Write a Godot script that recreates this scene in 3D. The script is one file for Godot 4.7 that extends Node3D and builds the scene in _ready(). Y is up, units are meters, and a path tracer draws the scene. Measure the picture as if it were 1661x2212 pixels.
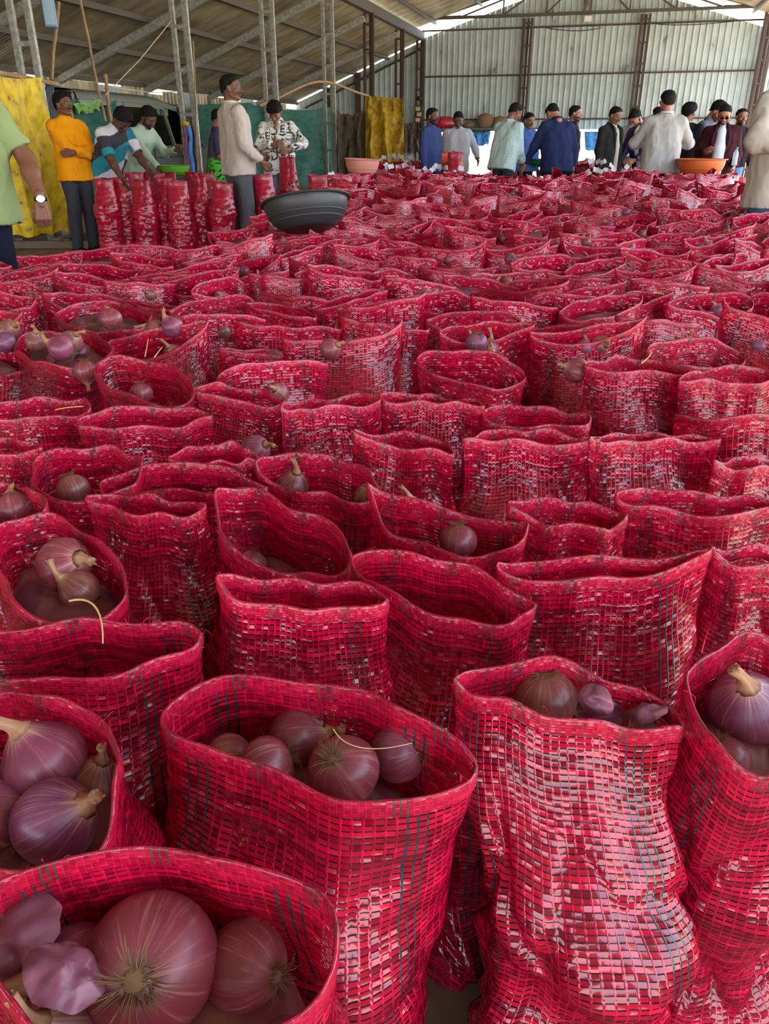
extends Node3D
# Red mesh sacks of onions packed in a market shed. Metres, y up; the shed runs along -z.

const CAM := Vector3(0, 1.22, 0)
const FPX := 1670.0
const CX := 830.5
const CY := 1106.0
var fwd: Vector3
var rgt: Vector3
var upv: Vector3
var rng := RandomNumberGenerator.new()
var used := {}
var M := {}
var n_lo := FastNoiseLite.new()
var n_hi := FastNoiseLite.new()
var n_cell := FastNoiseLite.new()
var n_val := FastNoiseLite.new()
var wrinkle_seed := 0.0

func set_view() -> void:
	var p := atan((CY - 305.0) / FPX)
	var th := deg_to_rad(15.1)
	fwd = Vector3(-sin(th) * cos(p), -sin(p), -cos(th) * cos(p))
	rgt = Vector3(cos(th), 0, -sin(th))
	upv = rgt.cross(fwd)

# real places worked out from a photo point and a known height, depth or wall
func ray(x: float, y: float) -> Vector3:
	return fwd + rgt * ((x - CX) / FPX) - upv * ((y - CY) / FPX)
func at_y(x: float, y: float, h: float) -> Vector3:
	var r := ray(x, y)
	return CAM + r * ((h - CAM.y) / r.y)
func at_d(x: float, y: float, d: float) -> Vector3:
	return CAM + ray(x, y) * d
func stand(x: float, d: float) -> Vector3:
	var q := at_d(x, 305.0, d)
	return Vector3(q.x, 0, q.z)
func seen_at(p: Vector3) -> Vector2:
	var v := p - CAM
	var d := v.dot(fwd)
	if d < 0.05:
		return Vector2(-9999, -9999)
	return Vector2(CX + FPX * v.dot(rgt) / d, CY - FPX * v.dot(upv) / d)

# ---------------------------------------------------------------- mesh builder
class MB:
	var v := PackedVector3Array()
	var n := PackedVector3Array()
	var uv := PackedVector2Array()
	var c := PackedColorArray()
	var ix := PackedInt32Array()
	func put(p: Vector3, nn: Vector3, u: Vector2, col: Color) -> int:
		v.append(p); n.append(nn); uv.append(u); c.append(col)
		return v.size() - 1
	func surf(pts: PackedVector3Array, nu: int, nv: int, wrap: bool, uvs: PackedVector2Array, cols: PackedColorArray, flip := false) -> void:
		var at := v.size()
		var one := cols.size() == 1
		for j in nv:
			var j0 := maxi(j - 1, 0) * nu
			var j1 := mini(j + 1, nv - 1) * nu
			for i in nu:
				var i0 := i - 1
				var i1 := i + 1
				if i0 < 0:
					i0 = nu - 2 if wrap else 0
				if i1 >= nu:
					i1 = 1 if wrap else nu - 1
				var nn := (pts[j * nu + i1] - pts[j * nu + i0]).cross(pts[j1 + i] - pts[j0 + i])
				nn = nn.normalized() if nn.length_squared() > 1e-16 else Vector3.UP
				v.append(pts[j * nu + i])
				n.append(-nn if flip else nn)
				c.append(cols[0] if one else cols[j * nu + i])
		uv.append_array(uvs)
		for j in nv - 1:
			for i in nu - 1:
				var a := at + j * nu + i
				var b := a + 1
				var cc := a + nu
				var d := cc + 1
				if flip:
					ix.append_array(PackedInt32Array([a, b, cc, b, d, cc]))
				else:
					ix.append_array(PackedInt32Array([a, cc, b, b, cc, d]))
	func face(q: Array, outward: Vector3, col: Color) -> void:
		var nn: Vector3 = (q[1] - q[0]).cross(q[2] - q[0])
		if q.size() == 4 and nn.length_squared() < 1e-14:
			nn = (q[2] - q[0]).cross(q[3] - q[0])
		nn = nn.normalized()
		var swap := nn.dot(outward) > 0.0
		if not swap:
			nn = -nn
		var at := v.size()
		for k in q.size():
			var p: Vector3 = q[k]
			var a := nn.abs()
			var u := Vector2(p.x, p.y) if a.z >= a.x and a.z >= a.y else (Vector2(p.z, p.y) if a.x >= a.y else Vector2(p.x, p.z))
			put(p, nn, u, col)
		for k in q.size() - 2:
			if swap:
				ix.append_array(PackedInt32Array([at, at + k + 2, at + k + 1]))
			else:
				ix.append_array(PackedInt32Array([at, at + k + 1, at + k + 2]))
	func cbox(xf: Transform3D, size: Vector3, ch := 0.004, col := Color.WHITE) -> void:
		var h := size * 0.5
		ch = minf(ch, minf(h.x, minf(h.y, h.z)) * 0.6)
		var P := func(s: Vector3, ax: int) -> Vector3:
			var q := Vector3(h.x - ch, h.y - ch, h.z - ch)
			q[ax] = h[ax]
			return xf * (q * s)
		for ax in 3:
			var b := (ax + 1) % 3
			var d := (ax + 2) % 3
			for s in [-1.0, 1.0]:
				var q := []
				for e in [[-1, -1], [1, -1], [1, 1], [-1, 1]]:
					var sv := Vector3.ONE
					sv[ax] = s; sv[b] = e[0]; sv[d] = e[1]
					q.append(P.call(sv, ax))
				var o := Vector3.ZERO
				o[ax] = s
				face(q, xf.basis * o, col)
			for s in [-1.0, 1.0]:
				for t in [-1.0, 1.0]:
					var lo := Vector3.ONE
					lo[ax] = -1; lo[b] = s; lo[d] = t
					var hi := lo
					hi[ax] = 1
					var o := Vector3.ZERO
					o[b] = s; o[d] = t
					face([P.call(lo, b), P.call(hi, b), P.call(hi, d), P.call(lo, d)], xf.basis * o, col)
		for k in 8:
			var sv := Vector3(1.0 if k & 1 else -1.0, 1.0 if k & 2 else -1.0, 1.0 if k & 4 else -1.0)
			face([P.call(sv, 0), P.call(sv, 1), P.call(sv, 2)], xf.basis * sv, col)
	func beam(a: Vector3, b: Vector3, w: float, d: float, hint := Vector3.UP, col := Color.WHITE, ch := 0.004) -> void:
		var z := (b - a).normalized()
		var x := hint.cross(z)
		if x.length() < 1e-4:
			x = Vector3.RIGHT.cross(z)
		x = x.normalized()
		cbox(Transform3D(Basis(x, z.cross(x), z), (a + b) * 0.5), Vector3(w, d, a.distance_to(b)), ch, col)
	func tube(path: Array, rad: Array, sides: int, col := Color.WHITE, cap := true) -> void:
		var pts := PackedVector3Array()
		var uvs := PackedVector2Array()
		var m := path.size()
		var X := Vector3.ZERO
		var rows := []
		for j in m:
			var T: Vector3 = (path[mini(j + 1, m - 1)] - path[maxi(j - 1, 0)]).normalized()
			if j == 0:
				X = (Vector3.UP if absf(T.y) < 0.9 else Vector3.RIGHT).cross(T).normalized()
			else:
				X = (X - T * X.dot(T)).normalized()
			rows.append([path[j], rad[mini(j, rad.size() - 1)], X, T.cross(X), float(j) / (m - 1)])
		if cap:
			var f: Array = rows[0].duplicate()
			var l: Array = rows[-1].duplicate()
			f[1] = 0.0001
			l[1] = 0.0001
			rows.push_front(f)
			rows.push_back(l)
		for r in rows:
			for i in sides + 1:
				var a := TAU * i / sides
				pts.append(r[0] + (r[2] * cos(a) + r[3] * sin(a)) * r[1])
				uvs.append(Vector2(float(i) / sides, r[4]))
		surf(pts, sides + 1, rows.size(), true, uvs, PackedColorArray([col]))
	func lathe(prof: Array, segs: int, xf := Transform3D(), col := Color.WHITE, wob := 0.0) -> void:
		var pts := PackedVector3Array()
		var uvs := PackedVector2Array()
		for j in prof.size():
			for i in segs + 1:
				var a := TAU * i / segs
				var r: float = prof[j].x * (1.0 + wob * sin(a * 2.0 + j * 0.3) + wob * 0.6 * sin(a * 3.0 + 1.0))
				pts.append(xf * Vector3(r * cos(a), prof[j].y, -r * sin(a)))
				uvs.append(Vector2(float(i) / segs, float(j) / (prof.size() - 1)))
		surf(pts, segs + 1, prof.size(), true, uvs, PackedColorArray([col]))
	func add(o: MB, xf: Transform3D) -> void:
		var at := v.size()
		for k in o.v.size():
			v.append(xf * o.v[k])
			n.append((xf.basis * o.n[k]).normalized())
		uv.append_array(o.uv)
		c.append_array(o.c)
		for k in o.ix.size():
			ix.append(o.ix[k] + at)
	func mesh() -> ArrayMesh:
		var a := []
		a.resize(Mesh.ARRAY_MAX)
		a[Mesh.ARRAY_VERTEX] = v
		a[Mesh.ARRAY_NORMAL] = n
		a[Mesh.ARRAY_TEX_UV] = uv
		a[Mesh.ARRAY_COLOR] = c
		a[Mesh.ARRAY_INDEX] = ix
		var am := ArrayMesh.new()
		am.add_surface_from_arrays(Mesh.PRIMITIVE_TRIANGLES, a)
		return am

func numbered(called: String) -> String:
	var k: int = used.get(called, 0)
	used[called] = k + 1
	return called if k == 0 else "%s_%03d" % [called, k]
func thing(called: String, label: String, category: String, at := Vector3.ZERO, turn := 0.0, group := "") -> Node3D:
	var o := Node3D.new()
	o.name = numbered(called)
	add_child(o)
	o.position = at
	o.rotation.y = turn
	tag(o, label, category, group)
	return o
func tag(o: Node3D, label: String, category: String, group := "") -> void:
	if label: o.set_meta("label", label)
	if category: o.set_meta("category", category)
	if group: o.set_meta("group", group)
func part(called: String, mb, mat: Material, parent: Node3D, xf := Transform3D()) -> MeshInstance3D:
	var o := MeshInstance3D.new()
	o.name = numbered(called) if parent == self else called
	o.mesh = mb.mesh() if mb is MB else mb
	o.material_override = mat
	parent.add_child(o, true)
	o.transform = xf
	return o
func struct(called: String, mb, mat: Material, label := "") -> MeshInstance3D:
	var o := part(called, mb, mat, self)
	o.set_meta("kind", "structure")
	if label: o.set_meta("label", label)
	return o
func snode(called: String, label := "") -> Node3D:
	var o := Node3D.new()
	o.name = called
	add_child(o)
	o.set_meta("kind", "structure")
	if label: o.set_meta("label", label)
	return o
func dup(o: Node3D, kind: String, label: String, group: String, xf: Transform3D) -> Node3D:
	var r: Node3D = o.duplicate()
	r.name = numbered(kind)
	add_child(r)
	r.transform = xf
	r.set_meta("label", label)
	if group: r.set_meta("group", group)
	return r

# ---------------------------------------------------------------- signed distance bodies, meshed as surface nets
func crumple(q: Vector3) -> float:
	var n := n_lo.get_noise_3dv(q)
	return n * 0.55 + 0.5 * (0.25 - absf(n_lo.get_noise_3d(q.x * 1.3 + q.y * 0.7 + 300.0, q.y * 1.1 - q.x * 0.5, q.z * 1.3)))
# bone: [a, b, ra, rb, flat_end]
func sdf(mb: MB, bones: Array, cell: float, k: float, cuts: Array, colf, xf := Transform3D(), wr := 0.0, subs: Array = []) -> void:
	var lo := Vector3.ONE * 1e9
	var hi := -lo
	for b in bones:
		var r: float = maxf(b[2], b[3]) + k + 3.0 * cell
		lo = lo.min(b[0] - Vector3.ONE * r).min(b[1] - Vector3.ONE * r)
		hi = hi.max(b[0] + Vector3.ONE * r).max(b[1] + Vector3.ONE * r)
	var nx := int((hi.x - lo.x) / cell) + 2
	var ny := int((hi.y - lo.y) / cell) + 2
	var nz := int((hi.z - lo.z) / cell) + 2
	var sy := nx
	var sz := nx * ny
	var F := PackedFloat32Array()
	F.resize(nx * ny * nz)
	F.fill(10.0)
	for b in bones:
		var a: Vector3 = b[0]
		var ba: Vector3 = b[1] - a
		var L2 := maxf(ba.length_squared(), 1e-9)
		var L := sqrt(L2)
		var ra: float = b[2]
		var dr: float = b[3] - ra
		var flat: bool = b.size() > 4 and b[4]
		var r := maxf(ra, b[3]) + k + 2.0 * cell
		var mn: Vector3 = (a.min(b[1]) - Vector3.ONE * r - lo) / cell
		var mx: Vector3 = (a.max(b[1]) + Vector3.ONE * r - lo) / cell
		for z in range(maxi(int(mn.z), 0), mini(int(mx.z) + 1, nz - 1) + 1):
			for y in range(maxi(int(mn.y), 0), mini(int(mx.y) + 1, ny - 1) + 1):
				var id := z * sz + y * sy
				var base := lo - a + Vector3(0, y * cell, z * cell)
				for x in range(maxi(int(mn.x), 0), mini(int(mx.x) + 1, nx - 1) + 1):
					base.x = lo.x - a.x + x * cell
					var tr := base.dot(ba) / L2
					var t := clampf(tr, 0.0, 1.0)
					var d := (base - ba * t).length() - ra - dr * t
					if flat and tr > 0.8:
						d = maxf(d, (tr - 1.0) * L)
					var f := F[id + x]
					var h := k - absf(f - d)
					if h > 0.0:
						F[id + x] = minf(f, d) - h * h * 0.25 / k
					elif d < f:
						F[id + x] = d
	for s in subs:
		var c: Vector3 = s[0]
		for z in nz:
			for y in ny:
				for x in nx:
					var d: float = s[1] - (lo + Vector3(x, y, z) * cell - c).length()
					var id := z * sz + y * sy + x
					if d > F[id]:
						F[id] = d
	for cu in cuts:
		var p0: Vector3 = cu[0]
		var nn: Vector3 = cu[1]
		for z in nz:
			for y in ny:
				var id := z * sz + y * sy
				var s0 := (lo + Vector3(0, y * cell, z * cell) - p0).dot(nn)
				for x in nx:
					var d := s0 + x * cell * nn.x
					if d > F[id + x] and F[id + x] < 5.0:
						F[id + x] = d
	var vid := PackedInt32Array()
	vid.resize(nx * ny * nz)
	vid.fill(-1)
	var list := PackedInt32Array()
	var off := [0, 1, sy, sy + 1, sz, sz + 1, sz + sy, sz + sy + 1]
	var edges := [[0, 1], [2, 3], [4, 5], [6, 7], [0, 2], [1, 3], [4, 6], [5, 7], [0, 4], [1, 5], [2, 6], [3, 7]]
	var cpos := []
	for q in 8:
		cpos.append(Vector3(q & 1, (q >> 1) & 1, (q >> 2) & 1))
	var fixed: bool = colf is Color
	for z in nz - 1:
		for y in ny - 1:
			var id := z * sz + y * sy
			for x in nx - 1:
				var f0 := F[id + x]
				if f0 > 3.0 * cell + 0.001 or f0 < -3.0 * cell:
					continue
				var i := id + x
				var f1 := F[i + 1]
				var f2 := F[i + sy]
				var f3 := F[i + sy + 1]
				var f4 := F[i + sz]
				var f5 := F[i + sz + 1]
				var f6 := F[i + sz + sy]
				var f7 := F[i + sz + sy + 1]
				var m := int(f0 < 0) + int(f1 < 0) + int(f2 < 0) + int(f3 < 0) + int(f4 < 0) + int(f5 < 0) + int(f6 < 0) + int(f7 < 0)
				if m == 0 or m == 8:
					continue
				var ff := [f0, f1, f2, f3, f4, f5, f6, f7]
				var s := Vector3.ZERO
				var cnt := 0
				for e in edges:
					var a: float = ff[e[0]]
					var b: float = ff[e[1]]
					if (a < 0) != (b < 0):
						s += cpos[e[0]].lerp(cpos[e[1]], a / (a - b))
						cnt += 1
				var p := lo + (Vector3(x, y, z) + s / cnt) * cell
				var g := Vector3(f1 + f3 + f5 + f7 - f0 - f2 - f4 - f6, f2 + f3 + f6 + f7 - f0 - f1 - f4 - f5, f4 + f5 + f6 + f7 - f0 - f1 - f2 - f3).normalized()
				if wr > 0.0:
					var q := p * Vector3(420, 200, 420) + Vector3.ONE * wrinkle_seed
					var w := crumple(q)
					var e1 := Vector3((crumple(q + Vector3(5, 0, 0)) - w) * 84.0, (crumple(q + Vector3(0, 5, 0)) - w) * 40.0, (crumple(q + Vector3(0, 0, 5)) - w) * 84.0)
					p += g * w * wr
					g = (g - e1 * wr).normalized()
				vid[i] = mb.put(xf * p, (xf.basis * g).normalized(), Vector2(p.x, p.y), colf if fixed else colf.call(p, g))
				list.append(i)
	for i in list:
		var in0 := F[i] < 0
		for ax in 3:
			var st: int = [1, sy, sz][ax]
			if (F[i + st] < 0) == in0:
				continue
			var u: int = [sy, sz, 1][ax]
			var w: int = [sz, 1, sy][ax]
			if i - u - w < 0:
				continue
			var a := vid[i]
			var b := vid[i - u]
			var c := vid[i - u - w]
			var d := vid[i - w]
			if b < 0 or c < 0 or d < 0:
				continue
			if in0:
				mb.ix.append_array(PackedInt32Array([a, c, b, a, d, c]))
			else:
				mb.ix.append_array(PackedInt32Array([a, b, c, a, c, d]))

func mat(col: Color, rough := 0.8, metal := 0.0, spec := 0.5) -> StandardMaterial3D:
	var m := StandardMaterial3D.new()
	m.albedo_color = col
	m.roughness = rough
	m.metallic = metal
	m.metallic_specular = spec
	return m
func vmat(rough := 0.8, spec := 0.4) -> StandardMaterial3D:
	var m := mat(Color.WHITE, rough, 0.0, spec)
	m.vertex_color_use_as_albedo = true
	return m
func s2l(r: int, g: int, b: int) -> Color:
	return Color8(r, g, b).srgb_to_linear()
func noise_tex(freq: float, stops: Array, size := 512, oct := 4, kind := FastNoiseLite.TYPE_SIMPLEX_SMOOTH, sd := 1) -> NoiseTexture2D:
	var n := FastNoiseLite.new()
	n.seed = sd
	n.noise_type = kind
	n.frequency = freq
	n.fractal_octaves = oct
	var t := NoiseTexture2D.new()
	t.width = size
	t.height = size
	t.seamless = true
	t.noise = n
	if stops:
		var g := Gradient.new()
		var o := PackedFloat32Array()
		var c := PackedColorArray()
		for s in stops:
			o.append(s[0])
			c.append(s[1])
		g.offsets = o
		g.colors = c
		t.color_ramp = g
	return t

# ---------------------------------------------------------------- materials
func weave_images() -> void:
	var cu := 74
	var cv := 48
	var pw := 20
	var ph := 16
	var W := cu * pw
	var H := cv * ph
	var al := Image.create(W, H, false, Image.FORMAT_RGBA8)
	var op := Image.create(W, H, false, Image.FORMAT_RGBA8)
	var nm := Image.create(W, H, false, Image.FORMAT_RGBA8)
	var he := Image.create(W, H, false, Image.FORMAT_RGBA8)
	var r := RandomNumberGenerator.new()
	r.seed = 7
	var stripes := {}
	for b in [6, 28, 43, 65]:
		for q in 3:
			stripes[b + q] = q
	var rowtone := []
	for j in cv:
		rowtone.append(r.randf_range(0.80, 1.12))
	for j in cv:
		for i in cu:
			var tx := r.randfn(0.0, 0.13)
			var ty := r.randfn(0.0, 0.15)
			var tone: float = rowtone[j] * r.randf_range(0.85, 1.12)
			var gap := 2 + (1 if r.randf() < 0.4 else 0) + (1 if r.randf() < 0.12 else 0)
			var st: bool = stripes.has(i)
			var tape := Color(0.77 * tone, 0.048 * tone, 0.225 * tone, 0.94)
			var warp := Color(0.80 * tone, 0.08 * tone, 0.265 * tone, 1.0)
			if st:
				warp = Color(0.10 * tone, 0.30 * tone, 0.33 * tone, 1.0) if r.randf() < 0.75 else Color(0.25, 0.2, 0.22, 1)
				tape = Color(0.73 * tone, 0.045 * tone, 0.19 * tone, 0.94)
			for y in ph:
				var yy := j * ph + y
				var tw := int(round(1.2 * sin((y / float(ph)) * PI)))
				for x in pw:
					var xx := i * pw + x
					var c: Color
					var nx := tx
					var ny := ty
					var xr := x - tw
					if xr >= 1 and xr <= 4:
						c = warp
						nx = (xr - 2.5) * 0.2
						ny = 0.12 * cos(y / float(ph) * TAU)
					elif y < gap:
						c = Color(0.20, 0.01, 0.03, 0.0)
						nx = 0.0
						ny = 0.0
					else:
						c = tape
						ny += (y - gap - (ph - gap) * 0.5) / ph * 0.30
						nx += (x - 12) * 0.005
						if y == gap or y == ph - 1:
							c = Color(tape.r * 0.75, tape.g * 0.6, tape.b * 0.7, 0.95)
					al.set_pixel(xx, yy, c)
					he.set_pixel(xx, yy, Color(tape.r * 0.86, tape.g, tape.b * 0.9) if c.a < 0.5 else Color(minf(c.r * 1.03, 0.95), c.g * 1.25, c.b * 1.05))
					if c.a < 0.5:
						c = Color(0.22, 0.02, 0.045)
					c.a = 1.0
					op.set_pixel(xx, yy, c)
					var nn := Vector3(nx, ny, 1.0).normalized()
					nm.set_pixel(xx, yy, Color(nn.x * 0.5 + 0.5, nn.y * 0.5 + 0.5, nn.z * 0.5 + 0.5))
	var tn := ImageTexture.create_from_image(nm)
	for k in ["net", "net_far", "hem", "net_tall"]:
		var m := mat(Color.WHITE, 0.13, 0.0, 0.66)
		m.albedo_texture = ImageTexture.create_from_image(op if k in ["net_far", "net_tall"] else al)
		m.normal_enabled = true
		m.normal_texture = tn
		m.normal_scale = 1.0
		m.cull_mode = BaseMaterial3D.CULL_DISABLED
		if not k in ["net_far", "net_tall"]:
			m.transparency = BaseMaterial3D.TRANSPARENCY_ALPHA
			m.backlight_enabled = true
			m.backlight = Color(0.62, 0.25, 0.3)
		if k == "net_tall":
			m.normal_scale = 0.13
			m.roughness = 0.27
		if k == "hem":
			m.uv1_scale = Vector3(1.6, 2.0, 1)
			m.transparency = BaseMaterial3D.TRANSPARENCY_DISABLED
			m.albedo_texture = ImageTexture.create_from_image(he)
			m.roughness = 0.3
			m.normal_scale = 0.9
		M[k] = m

func onion_image(a: Color, b: Color, pale: Color, sd: int) -> ImageTexture:
	var W := 256
	var H := 96
	var im := Image.create(W, H, false, Image.FORMAT_RGBA8)
	var n := FastNoiseLite.new()
	n.seed = sd
	n.frequency = 0.05
	for y in H:
		var t := y / float(H - 1)
		for x in W:
			var an := TAU * x / W
			var q := Vector3(cos(an) * 40, sin(an) * 40, y * 0.06)
			var s := n.get_noise_3dv(q * 2.6) * 0.55 + n.get_noise_3dv(q * 7.0) * 0.75
			var big := n.get_noise_3dv(Vector3(cos(an) * 12, sin(an) * 12, y * 0.25 + 50))
			var c := a.lerp(b, clampf(0.5 + big * 1.1, 0, 1))
			c = c.lerp(pale, clampf(s * 1.15 - 0.08, 0, 0.55))
			c = c.lerp(pale, smoothstep(0.80, 0.98, t + s * 0.1) * 0.9)
			c = c.lerp(pale.darkened(0.25), smoothstep(0.14, 0.0, t + s * 0.05) * 0.8)
			im.set_pixel(x, y, c)
	return ImageTexture.create_from_image(im)

func make_materials() -> void:
	weave_images()
	var sets := [[Color(0.44, 0.17, 0.27), Color(0.58, 0.29, 0.38)], [Color(0.58, 0.27, 0.30), Color(0.47, 0.19, 0.24)], [Color(0.56, 0.35, 0.29), Color(0.45, 0.20, 0.22)], [Color(0.42, 0.17, 0.31), Color(0.56, 0.34, 0.44)]]
	for k in sets.size():
		var m := mat(Color.WHITE, 0.34, 0.0, 0.5)
		m.albedo_texture = onion_image(sets[k][0], sets[k][1], Color(0.80, 0.62, 0.53), 11 + k)
		M["onion%d" % k] = m
	M.neck = mat(Color(0.74, 0.58, 0.46), 0.7)
	M.neck.albedo_texture = noise_tex(0.03, [[0.2, Color(0.80, 0.70, 0.62)], [0.8, Color(1, 0.97, 0.92)]], 128)
	M.neck.uv1_scale = Vector3(1, 0.12, 1)
	M.root = mat(Color(0.46, 0.33, 0.21), 0.85)
	M.peel = mat(Color(0.66, 0.42, 0.50), 0.35)
	M.peel.albedo_texture = noise_tex(0.012, [[0.2, Color(0.72, 0.62, 0.66)], [0.8, Color.WHITE]], 128)
	M.peel.uv1_scale = Vector3(0.4, 0.15, 1)
	M.peel.cull_mode = BaseMaterial3D.CULL_DISABLED
	M.peel.backlight_enabled = true
	M.peel.backlight = Color(0.6, 0.4, 0.45)
	M.heap = vmat(0.4, 0.45)
	M.straw = mat(Color(0.80, 0.68, 0.42), 0.7)
	M.rstring = mat(Color(0.80, 0.12, 0.2), 0.45)

# ---------------------------------------------------------------- sacks
# s: C mouth centre, E half vector to the right corner, B / F vectors to the back and front mid rim, bc foot, ra / rb body radii
func sack_spec(L: Vector3, R: Vector3, B: Vector3, F: Vector3, sd: int) -> Dictionary:
	var C := (L + R) * 0.5
	var E := (R - L) * 0.5
	var w := Vector2(E.x, E.z).length()
	var ra := clampf(w * 0.83, 0.108, 0.142)
	var mid := (B + F) * 0.5
	return {"C": C, "E": E, "B": B - C, "F": F - C, "bc": Vector3(lerpf(C.x, mid.x, 0.5), 0, lerpf(C.z, mid.z, 0.5)), "ra": ra, "rb": ra * 0.97, "fill": 0.80, "seed": sd, "bump": 0.010, "crease": 0.019, "rim": 0.008}

func sack_grid(s: Dictionary, nu: int, t0: float, t1: float, nv: int, scale: float, detail := 1.0) -> Array:
	var C: Vector3 = s.C
	var E: Vector3 = s.E
	var ex := Vector3(E.x, 0, E.z).normalized()
	var ez := Vector3.UP.cross(ex)
	var mouth := PackedVector3Array()
	var fine := 96
	var len := PackedFloat32Array([0.0])
	for q in fine + 1:
		mouth.append(mouth_at(s, TAU * q / fine))
		if q:
			len.append(len[q - 1] + mouth[q].distance_to(mouth[q - 1]))
	var ths := PackedFloat32Array()
	var k := 0
	for i in nu:
		var want := len[fine] * i / (nu - 1)
		while k < fine - 1 and len[k + 1] < want:
			k += 1
		var th := TAU * (k + (want - len[k]) / maxf(len[k + 1] - len[k], 1e-6)) / fine
		ths.append(lerpf(th, TAU * i / (nu - 1), 0.15))
	var pts := PackedVector3Array()
	var sd: float = s.seed * 3.7
	var bump: float = s.bump * detail
	var crease: float = s.crease * detail
	var rim: float = s.rim * detail
	for j in nv:
		var t := lerpf(t0, t1, j / float(nv - 1))
		var m := smoothstep(0.58, 1.0, t)
		var rp := 1.0
		if t < 0.1:
			rp = lerpf(0.7, 1.0, sqrt(maxf(t, 0.0) / 0.1))
		rp += 0.07 * sin(t * 9.0 + sd) * (1.0 - m)
		rp += float(s.get("belly", 0.16)) * exp(-pow((t - 0.67) / 0.11, 2.0))
		rp *= 1.0 - s.get("waist", 0.09) * exp(-pow((t - 0.88) / 0.07, 2.0))
		for i in nu:
			var tu := TAU * i / (nu - 1)
			var mo := mouth_at(s, ths[i])
			var cu := cos(tu)
			var su := sin(tu)
			var rr: float = s.ra * rp
			var rz: float = s.rb * rp
			var bo: Vector3 = s.bc + ex * (rr * cu) + ez * (rz * su)
			var p := Vector3(lerpf(bo.x, mo.x, m), t * mo.y, lerpf(bo.z, mo.z, m))
			var o := ex * cu + ez * su
			var q: Vector3 = Vector3(p.x * 17.0 + sd, p.y * 17.0, p.z * 17.0)
			var d := 0.0
			if bump > 0.0:
				d += bump * (1.0 - m * 0.85) * (0.35 - n_cell.get_noise_3dv(q) * 1.3)
			if crease > 0.0:
				var ph := p.y * 26.0 + sd + 1.4 * sin(tu * 2.0 + sd) + n_lo.get_noise_2d(cu * 60.0 + sd * 9.0, p.y * 100.0 + su * 60.0) * 3.0
				d += crease * 1.6 * (1.0 - m) * n_lo.get_noise_3d(p.x * 190.0 + sd * 40.0, p.y * 190.0, p.z * 190.0)
				d += crease * (1.0 - m) * n_lo.get_noise_3d(cu * 40.0 + sd * 5.0, p.y * 260.0, su * 40.0) * 1.3
				d -= crease * 0.9 * (1.0 - m) * pow(maxf(sin(ph), 0.0), 6.0)
			if rim > 0.0:
				d += rim * smoothstep(0.55, 0.95, t) * (n_lo.get_noise_2d(cu * 44.0 + sd * 7.0, su * 44.0 + t * 30.0) * 1.6)
				p.y += rim * 1.2 * m * n_lo.get_noise_2d(cu * 46.0 - sd * 7.0, su * 46.0)
			p += o * d
			if scale != 1.0:
				var c2 := Vector3(lerpf(s.bc.x, C.x, m), p.y, lerpf(s.bc.z, C.z, m))
				p = c2 + (p - c2) * scale
			pts.append(p)
	return [pts, len[fine], ths]

func mouth_at(s: Dictionary, th: float) -> Vector3:
	var sn := sin(th)
	var w := pow(absf(sn), 1.12)
	return s.C + s.E * cos(th) + (s.B if sn >= 0.0 else s.F) * w

func sack_meshes(s: Dictionary, nu: int, nv: int, detail := 1.0) -> Dictionary:
	var out := {}
	var g := sack_grid(s, nu, 0.0, 1.0, nv, 1.0, detail)
	var pts: PackedVector3Array = g[0]
	var uvs := PackedVector2Array()
	uvs.resize(nu * nv)
	for i in nu:
		var v := 0.0
		for j in range(nv - 1, -1, -1):
			if j < nv - 1:
				v += pts[j * nu + i].distance_to(pts[(j + 1) * nu + i])
			uvs[j * nu + i] = Vector2(float(i) / (nu - 1), v / 0.34)
	var b := MB.new()
	b.surf(pts, nu, nv, true, uvs, PackedColorArray([Color.WHITE]))
	out.body = b
	# hem: the folded band round the rim, a closed loop in section
	var he := MB.new()
	var hg := sack_grid(s, nu, 1.0 - float(s.get("hem", 0.020)) / s.C.y, 1.0, 3, 1.0, detail)
	var hp: PackedVector3Array = hg[0]
	var sec := [[0, 0.0014, 0.0], [1, 0.0026, 0.0], [2, 0.0022, 0.001], [2, 0.0, 0.003], [2, -0.0022, 0.001], [1, -0.0026, 0.0], [0, -0.0014, 0.0]]
	var P := PackedVector3Array()
	var U := PackedVector2Array()
	for k in sec.size():
		for i in nu:
			var i0 := i - 1 if i else nu - 2
			var i1 := i + 1 if i < nu - 1 else 1
			var tang := (hp[2 * nu + i1] - hp[2 * nu + i0])
			var o := Vector3(-tang.z, 0, tang.x).normalized()
			var wob := 1.0 + 0.22 * n_lo.get_noise_2d(i * 23.0 + s.seed * 31.0, k * 2.0)
			P.append(hp[sec[k][0] * nu + i] - o * sec[k][1] * -1.0 * wob + Vector3.UP * sec[k][2] * wob)
			U.append(Vector2(float(i) / (nu - 1), k * 0.03))
	he.surf(P, nu, sec.size(), true, U, PackedColorArray([Color.WHITE]))
	out.hem = he
	return out

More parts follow.
